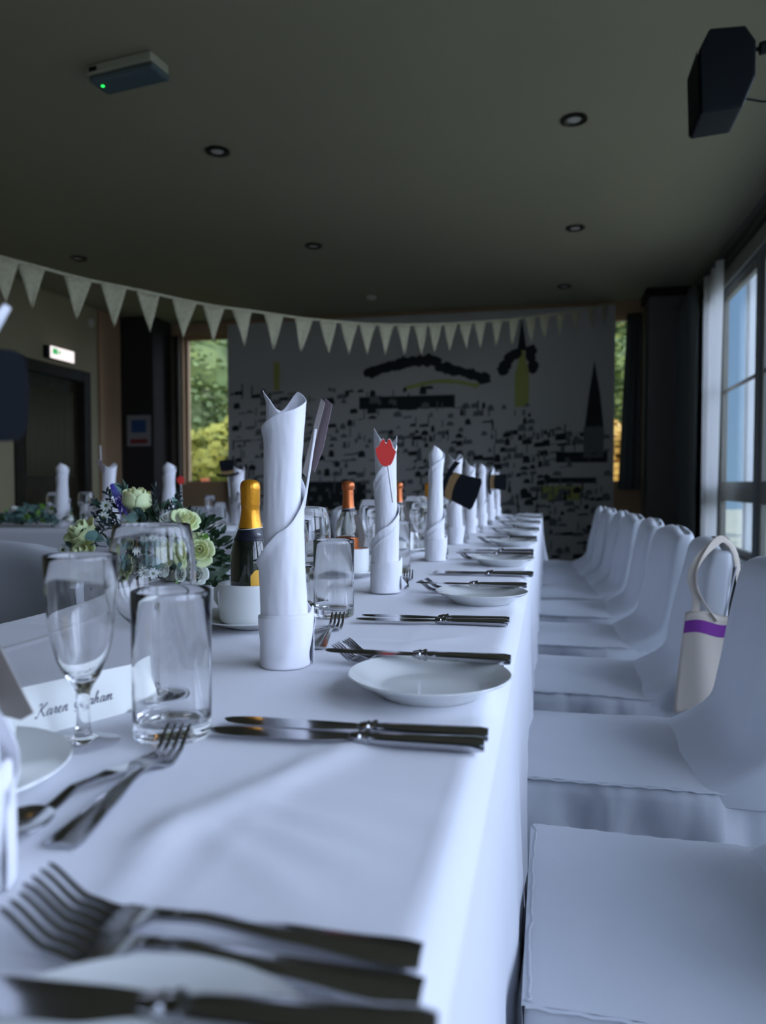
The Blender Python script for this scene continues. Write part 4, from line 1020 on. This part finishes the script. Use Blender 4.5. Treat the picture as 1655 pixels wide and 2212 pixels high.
roses = [((-.783, 1.300, .893), (.08, -.10, 1), .0300, 1, .12), ((-.796, 1.310, .893), (0, -.9, .5), .0115, 2, .5), ((-.676, 1.285, .875), (.65, -.4, .65), .0185, 3, .5), ((-.862, 1.262, .838), (-.35, -.5, .8), .0270, 4, .5), ((-.850, 1.240, .815), (-.3, -.8, .3), .0220, 5, .6),
         ((-.642, 1.272, .822), (.55, -.75, .3), .0200, 6, .6), ((-.812, 1.262, .778), (-.05, -.75, .55), .0185, 7, .8), ((-.690, 1.262, .815), (.2, -1, .2), .0160, 8, .5), ((-.775, 1.27, .855), (0, -.9, .4), .0165, 9, .6)]
for p_, d_, s_, sd, op in roses: rose(P(*p_), d_, s_, seed=sd, openn=op, bud=1 if sd in (1, 4) else 0)
for p_, d_, s_, sd in [((-.700, 1.275, .880), (.1, -.6, .7), .0120, 11), ((-.678, 1.275, .872), (.3, -.6, .6), .0105, 12), ((-.640, 1.262, .780), (.45, -.8, .25), .0155, 13), ((-.69, 1.25, .79), (.1, -1, .1), .0110, 14)]:
    rose(P(*p_), d_, s_, 'freesia', M['petal_white'], sd, .5)
for x, y, z in [(-.775, 1.315, .914), (-.842, 1.300, .908), (-.843, 1.292, .885), (-.883, 1.275, .864), (-.908, 1.258, .824), (-.764, 1.255, .858), (-.751, 1.235, .828), (-.723, 1.225, .788), (-.699, 1.225, .787), (-.835, 1.25, .80)]:
    p = P(x, y - .012, z); daisy(p, (p - FC) * .4 + Vector((.08, -.12, .02)), .0125)
# violet spikes
for (p0, p1) in [((-.795, 1.280, .895), (-.828, 1.285, .950)), ((-.825, 1.25, .800), (-.862, 1.235, .806))]:
    m = MB(); p0, p1 = Vector(p0), Vector(p1); r = random.Random(4)
    for i in range(150):
        t = i / 150; a = i * 2.4; q = p0.lerp(p1, t); rad = .0085 * (1 - t) ** .6 + .0014
        dn = (p1 - p0).normalized(); e1 = dn.orthogonal().normalized(); e2 = dn.cross(e1)
        c = q + (e1 * cos(a) + e2 * sin(a)) * rad
        m.lathe([(0, -.0015), (.0015, 0), (0, .0017)], 5, mtx=Matrix.Translation(c) @ frame_to(c - q + dn * .003))
    m.tube([p0 - (p1 - p0) * .6, p1], [.0020, .0008], 6)
    m.build('violet_spike', M['veronica'], fa, smooth=True)
m = MB(); leaf_mb(m, P(-.818, 1.326, .925), (-.35, 0, 1), .040, .0055, 0, .1)
leaf_mb(m, P(-.805, 1.33, .91), (-.5, -.1, 1), .030, .006, .5, .1); m.build('leaf_sprig', M['leaf'], fa, ang=80)
# eucalyptus: rounded dusty leaves on sprigs
r = random.Random(9)
for base, d_, n in [((-.80, 1.33, .90), (-.45, 0, .6), 6), ((-.83, 1.31, .88), (-.8, -.1, .6), 5), ((-.76, 1.29, .87), (.2, -.6, .3), 7), ((-.80, 1.26, .84), (-.3, -.8, .1), 6), ((-.73, 1.26, .80), (.1, -.8, -.1), 5), ((-.72, 1.30, .89), (.7, -.2, .5), 5), ((-.66, 1.28, .80), (.6, -.5, -.2), 5), ((-.79, 1.25, .80), (.2, -1, .2), 6), ((-.86, 1.28, .83), (-.8, -.4, .1), 5)]:
    m = MB(); b0 = Vector(base); dv = Vector(d_).normalized()
    for i in range(n):
        q = b0 + dv * .010 * i; sd = Vector((r.uniform(-1, 1), r.uniform(-1, .2), r.uniform(-.6, 1))).normalized()
        leaf_mb(m, q, (dv * .5 + sd), r.uniform(.018, .030), r.uniform(.009, .013), r.uniform(0, 6), .12)
    m.tube([b0 - dv * .02, b0 + dv * .011 * n], .0010, 6); m.build('eucalyptus_sprig', M['euca'], fa, ang=80)
for px, pz, s_ in [(-.731, .800, .013), (-.700, .803, .012), (-.835, .935, .012)]:
    m = MB(); leaf_mb(m, P(px, 1.232 if pz < .9 else 1.31, pz - s_), (0.1, -.1, 1), s_ * 2.1, s_ * 1.0, 0, .08); m.build('eucalyptus_leaf', M['euca'], fa, ang=80)
# thistle foliage: jagged dark sprays
def spray(base, d_, n, L_, mname, nm, wdt=.0022, spread=.8):
    m = MB(); b0 = Vector(base); dv = Vector(d_).normalized(); e1 = dv.orthogonal().normalized(); e2 = dv.cross(e1)
    m.tube([b0, b0 + dv * L_], [.0012, .0005], 5)
    for i in range(n):
        t = i / n; a = i * 2.4; sd = (e1 * cos(a) + e2 * sin(a)); leaf_mb(m, b0 + dv * L_ * t, dv * (.7) + sd * spread, L_ * .42 * (1 - .4 * t), wdt, a, .05)
    return m.build(nm, M[mname], fa, ang=80)
for b_, d_ in [((-.83, 1.31, .875), (-1, -.1, .25)), ((-.84, 1.31, .885), (-.8, -.1, .55)), ((-.82, 1.31, .89), (-.6, -.2, .9)), ((-.85, 1.30, .86), (-1, -.2, .0)), ((-.86, 1.29, .83), (-1, -.2, -.1)), ((-.88, 1.28, .80), (-1, -.1, .1)), ((-.87, 1.28, .80), (-.7, -.6, -.4)), ((-.80, 1.27, .86), (-.2, -.9, .4)), ((-.76, 1.27, .83), (.1, -1, .3))]:
    spray(b_, d_, 22, .055, 'thistle', 'thistle_spray', .0028)
for b_, d_ in [((-.73, 1.31, .885), (.6, -.1, .8)), ((-.72, 1.31, .88), (.9, -.1, .5)), ((-.71, 1.31, .89), (.4, -.2, 1)), ((-.75, 1.31, .90), (.2, -.3, 1)), ((-.80, 1.32, .88), (-.2, -.3, 1))]:
    spray(b_, d_, 26, .050, 'thistle', 'needle_spray', .0011, .6)
for b_, d_, mm_ in [((-.78, 1.255, .80), (-.1, -1, -.3), 'leaf'), ((-.72, 1.25, .78), (.1, -1, -.2), 'leaf'), ((-.66, 1.27, .79), (.6, -.6, -.3), 'leaf'), ((-.66, 1.28, .85), (.9, -.3, .1), 'leaf_fresh'), ((-.65, 1.27, .765), (.2, -.8, -.1), 'leaf_fresh'), ((-.84, 1.26, .81), (-.3, -.9, -.1), 'leaf_fresh'), ((-.88, 1.28, .80), (-.6, -.6, -.2), 'leaf'), ((-.62, 1.28, .77), (.9, -.4, -.15), 'leaf'),
                    ((-.80, 1.25, .77), (-.5, -.8, -.2), 'leaf'), ((-.75, 1.26, .83), (.0, -1, .3), 'leaf'), ((-.76, 1.28, .87), (.1, -.7, .6), 'leaf'), ((-.84, 1.27, .85), (-.4, -.7, .3), 'leaf'), ((-.70, 1.27, .84), (.3, -.8, .3), 'leaf')]:
    spray(b_, d_, 12, .040, mm_, 'leaf_sprig', .0060)
for p1, in [((-.607, 1.285, .820),), ((-.598, 1.285, .806),), ((-.622, 1.28, .800),)]:
    m = MB(); m.tube([(-.66, 1.28, .795), (-.635, 1.28, p1[2] - .006), p1], [.0012, .001, .0008], 6)
    for i in range(6): a = i * pi / 3; leaf_mb(m, Vector(p1), Vector((.7 + .6 * cos(a), .6 * sin(a), .6 + .5 * sin(a))), .0095, .0030, a)
    m.build('bud_stem', M['leaf'], fa, ang=80)
for i in range(46):  # inner filler foliage body
    pass
m = MB(); r = random.Random(21)
for i in range(420):
    v = Vector((r.gauss(0, 1), r.gauss(0, 1) - .3, abs(r.gauss(0, 1)) - .35)).normalized(); v = Vector((v.x * .115, v.y * .085, v.z * .115))
    p = FC + Vector((0, -.02, 0)) + v * r.uniform(.75, 1.0)
    if p.z < .765: continue
    leaf_mb(m, p, v + Vector((r.uniform(-1, 1), r.uniform(-1, 1), r.uniform(-1, 1))) * .05, r.uniform(.014, .030), r.uniform(.003, .008), r.uniform(0, 6))
o = m.build('filler_foliage', M['leaf'], fa, ang=80)
# low greenery arrangement on the crosswise table (far left, blurred)
ga = empty('greenery_arrangement'); tag(ga, 'blurred low pale-green greenery on the crosswise table at far left', 'flowers')
for nm, mt_, sd, N_ in (('eucalyptus_leaves', 'euca', 3, 240), ('fresh_leaves', 'leaf_fresh', 4, 40), ('pale_blooms', 'petal_white', 5, 14)):
    m = MB(); r = random.Random(sd)
    for i in range(N_):
        p = Vector((-2.42 + r.gauss(0, .12), 3.05 + r.gauss(0, .06), .765 + abs(r.gauss(0, .028))))
        if nm == 'pale_blooms': m.lathe([(0, 0), (.016, .008), (.018, .02), (0, .03)], 10, mtx=Matrix.Translation(p))
        else: leaf_mb(m, p, (r.uniform(-1, 1), r.uniform(-1, 1), r.uniform(0, 1)), .035, .013, r.uniform(0, 6))
    m.build(nm, M[mt_], ga, ang=80)

# ------------------------------------------------------------------ outdoors
struct(MB().box(-30, 1.4, 7.6, 40, -.35, -.30).build('ground', M['grass'], smooth=False), 'lawn outside the far windows')
struct(MB().box(1.45, 40, -20, 40, -.35, -.30).build('ground', M['paving'], smooth=False), 'paving outside the window wall, made pale to bounce light indoors')  # added pale ground, bounces sunlight up onto the ceiling
o = MB().box(1.47, 1.57, 6.12, 6.22, -.298, 2.9).build('terrace_post', M['frame_white'], smooth=False, bevel=.006); tag(o, 'white sunlit post outside, seen through the right-hand window', 'post')
def tree(x, y, z0, h, rad, mname, seed, label, n=7000):
    e = empty('tree', (x, y, z0)); tag(e, label, 'tree', 'trees outside the windows'); r = random.Random(seed); m = MB()
    blobs = [(Vector((r.gauss(0, rad * .45), r.gauss(0, rad * .35), h * .25 + r.random() * h * .72)), rad * r.uniform(.35, .6)) for _ in range(16)]
    for i in range(n):
        c, br = blobs[i % len(blobs)]; v = Vector((r.gauss(0, 1), r.gauss(0, 1), r.gauss(0, 1))).normalized() * br * r.uniform(.7, 1.05)
        p = c + v; d = (v.normalized() + Vector((r.uniform(-1, 1), r.uniform(-1, 1), r.uniform(-1, 1))) * .7).normalized()
        q = d.to_track_quat('Z', 'Y').to_matrix(); s = r.uniform(.035, .085)
        m.add([p + q @ Vector((-s, -s * .5, 0)), p + q @ Vector((s, -s * .5, 0)), p + q @ Vector((s * .6, s * .6, s * .2)), p + q @ Vector((-s * .6, s * .6, s * .2))], [(0, 1, 2, 3)])
    for c, br in blobs: m.lathe([(0, -br * .6), (br * .42, -br * .4), (br * .6, 0), (br * .42, br * .4), (0, br * .6)], 9, mtx=Matrix.Translation(c))
    m.build('crown', M[mname], e, smooth=False)
    MB().tube([(0, 0, 0), (.05, 0, h * .5), (0, 0, h * .9)], [.14, .10, .04], 10).build('trunk', M['trunk'], e)
tree(-6.6, 12.2, -.3, 5.2, 1.6, 'tree_green', 1, 'green leafy tree filling the upper part of the far left window')
tree(-4.9, 15.6, -.3, 6.4, 1.7, 'tree_yellow', 2, 'yellow-green tree behind the right part of the far left window')
tree(-4.3, 10.0, -.3, 2.0, .9, 'tree_yellow', 3, 'pale yellow-green bush low in the far left window', 5000)
tree(-8.8, 18.5, -.3, 8.4, 2.0, 'tree_green', 8, 'large green tree at the back of the far left window')
tree(1.2, 11.2, -.3, 1.9, .8, 'tree_gold', 4, 'golden bush low in the narrow right window')
tree(1.5, 13.6, -.3, 5.4, 1.2, 'tree_green', 5, 'green tree high in the narrow right window')
tree(1.0, 18.6, -.3, 7.0, 1.6, 'tree_yellow', 6, 'yellow-green tree behind the narrow right window')
tree(7.0, 1.5, -.3, 2.4, 1.5, 'tree_green', 10, 'garden tree beyond the window wall')
tree(8.0, 6.2, -.3, 2.0, 1.6, 'tree_green', 12, 'second garden tree beyond the window wall')
rl = empty('terrace_railing', (-4.8, 8.6, -.3)); tag(rl, 'brown terrace railing low outside the far left window', 'railing')
MB().box(-1.5, 1.4, -.03, .03, 1.16, 1.22).build('top_rail', M['rail'], rl, smooth=False)
for i in range(12): MB().box(-1.45 + i * .25, -1.41 + i * .25, -.02, .02, .02, 1.16).build('baluster', M['rail'], rl, smooth=False)
o = MB().lathe([(0, 0), (.10, 0), (.13, .22), (.12, .24), (0, .22)], 20).build('planter', M['terra'], loc=(-4.35, 8.55, .72)); 
o.scale = (.45, .45, .45); o.location = (-4.22, 8.6, .921); tag(o, 'small terracotta planter on the terrace railing', 'planter')
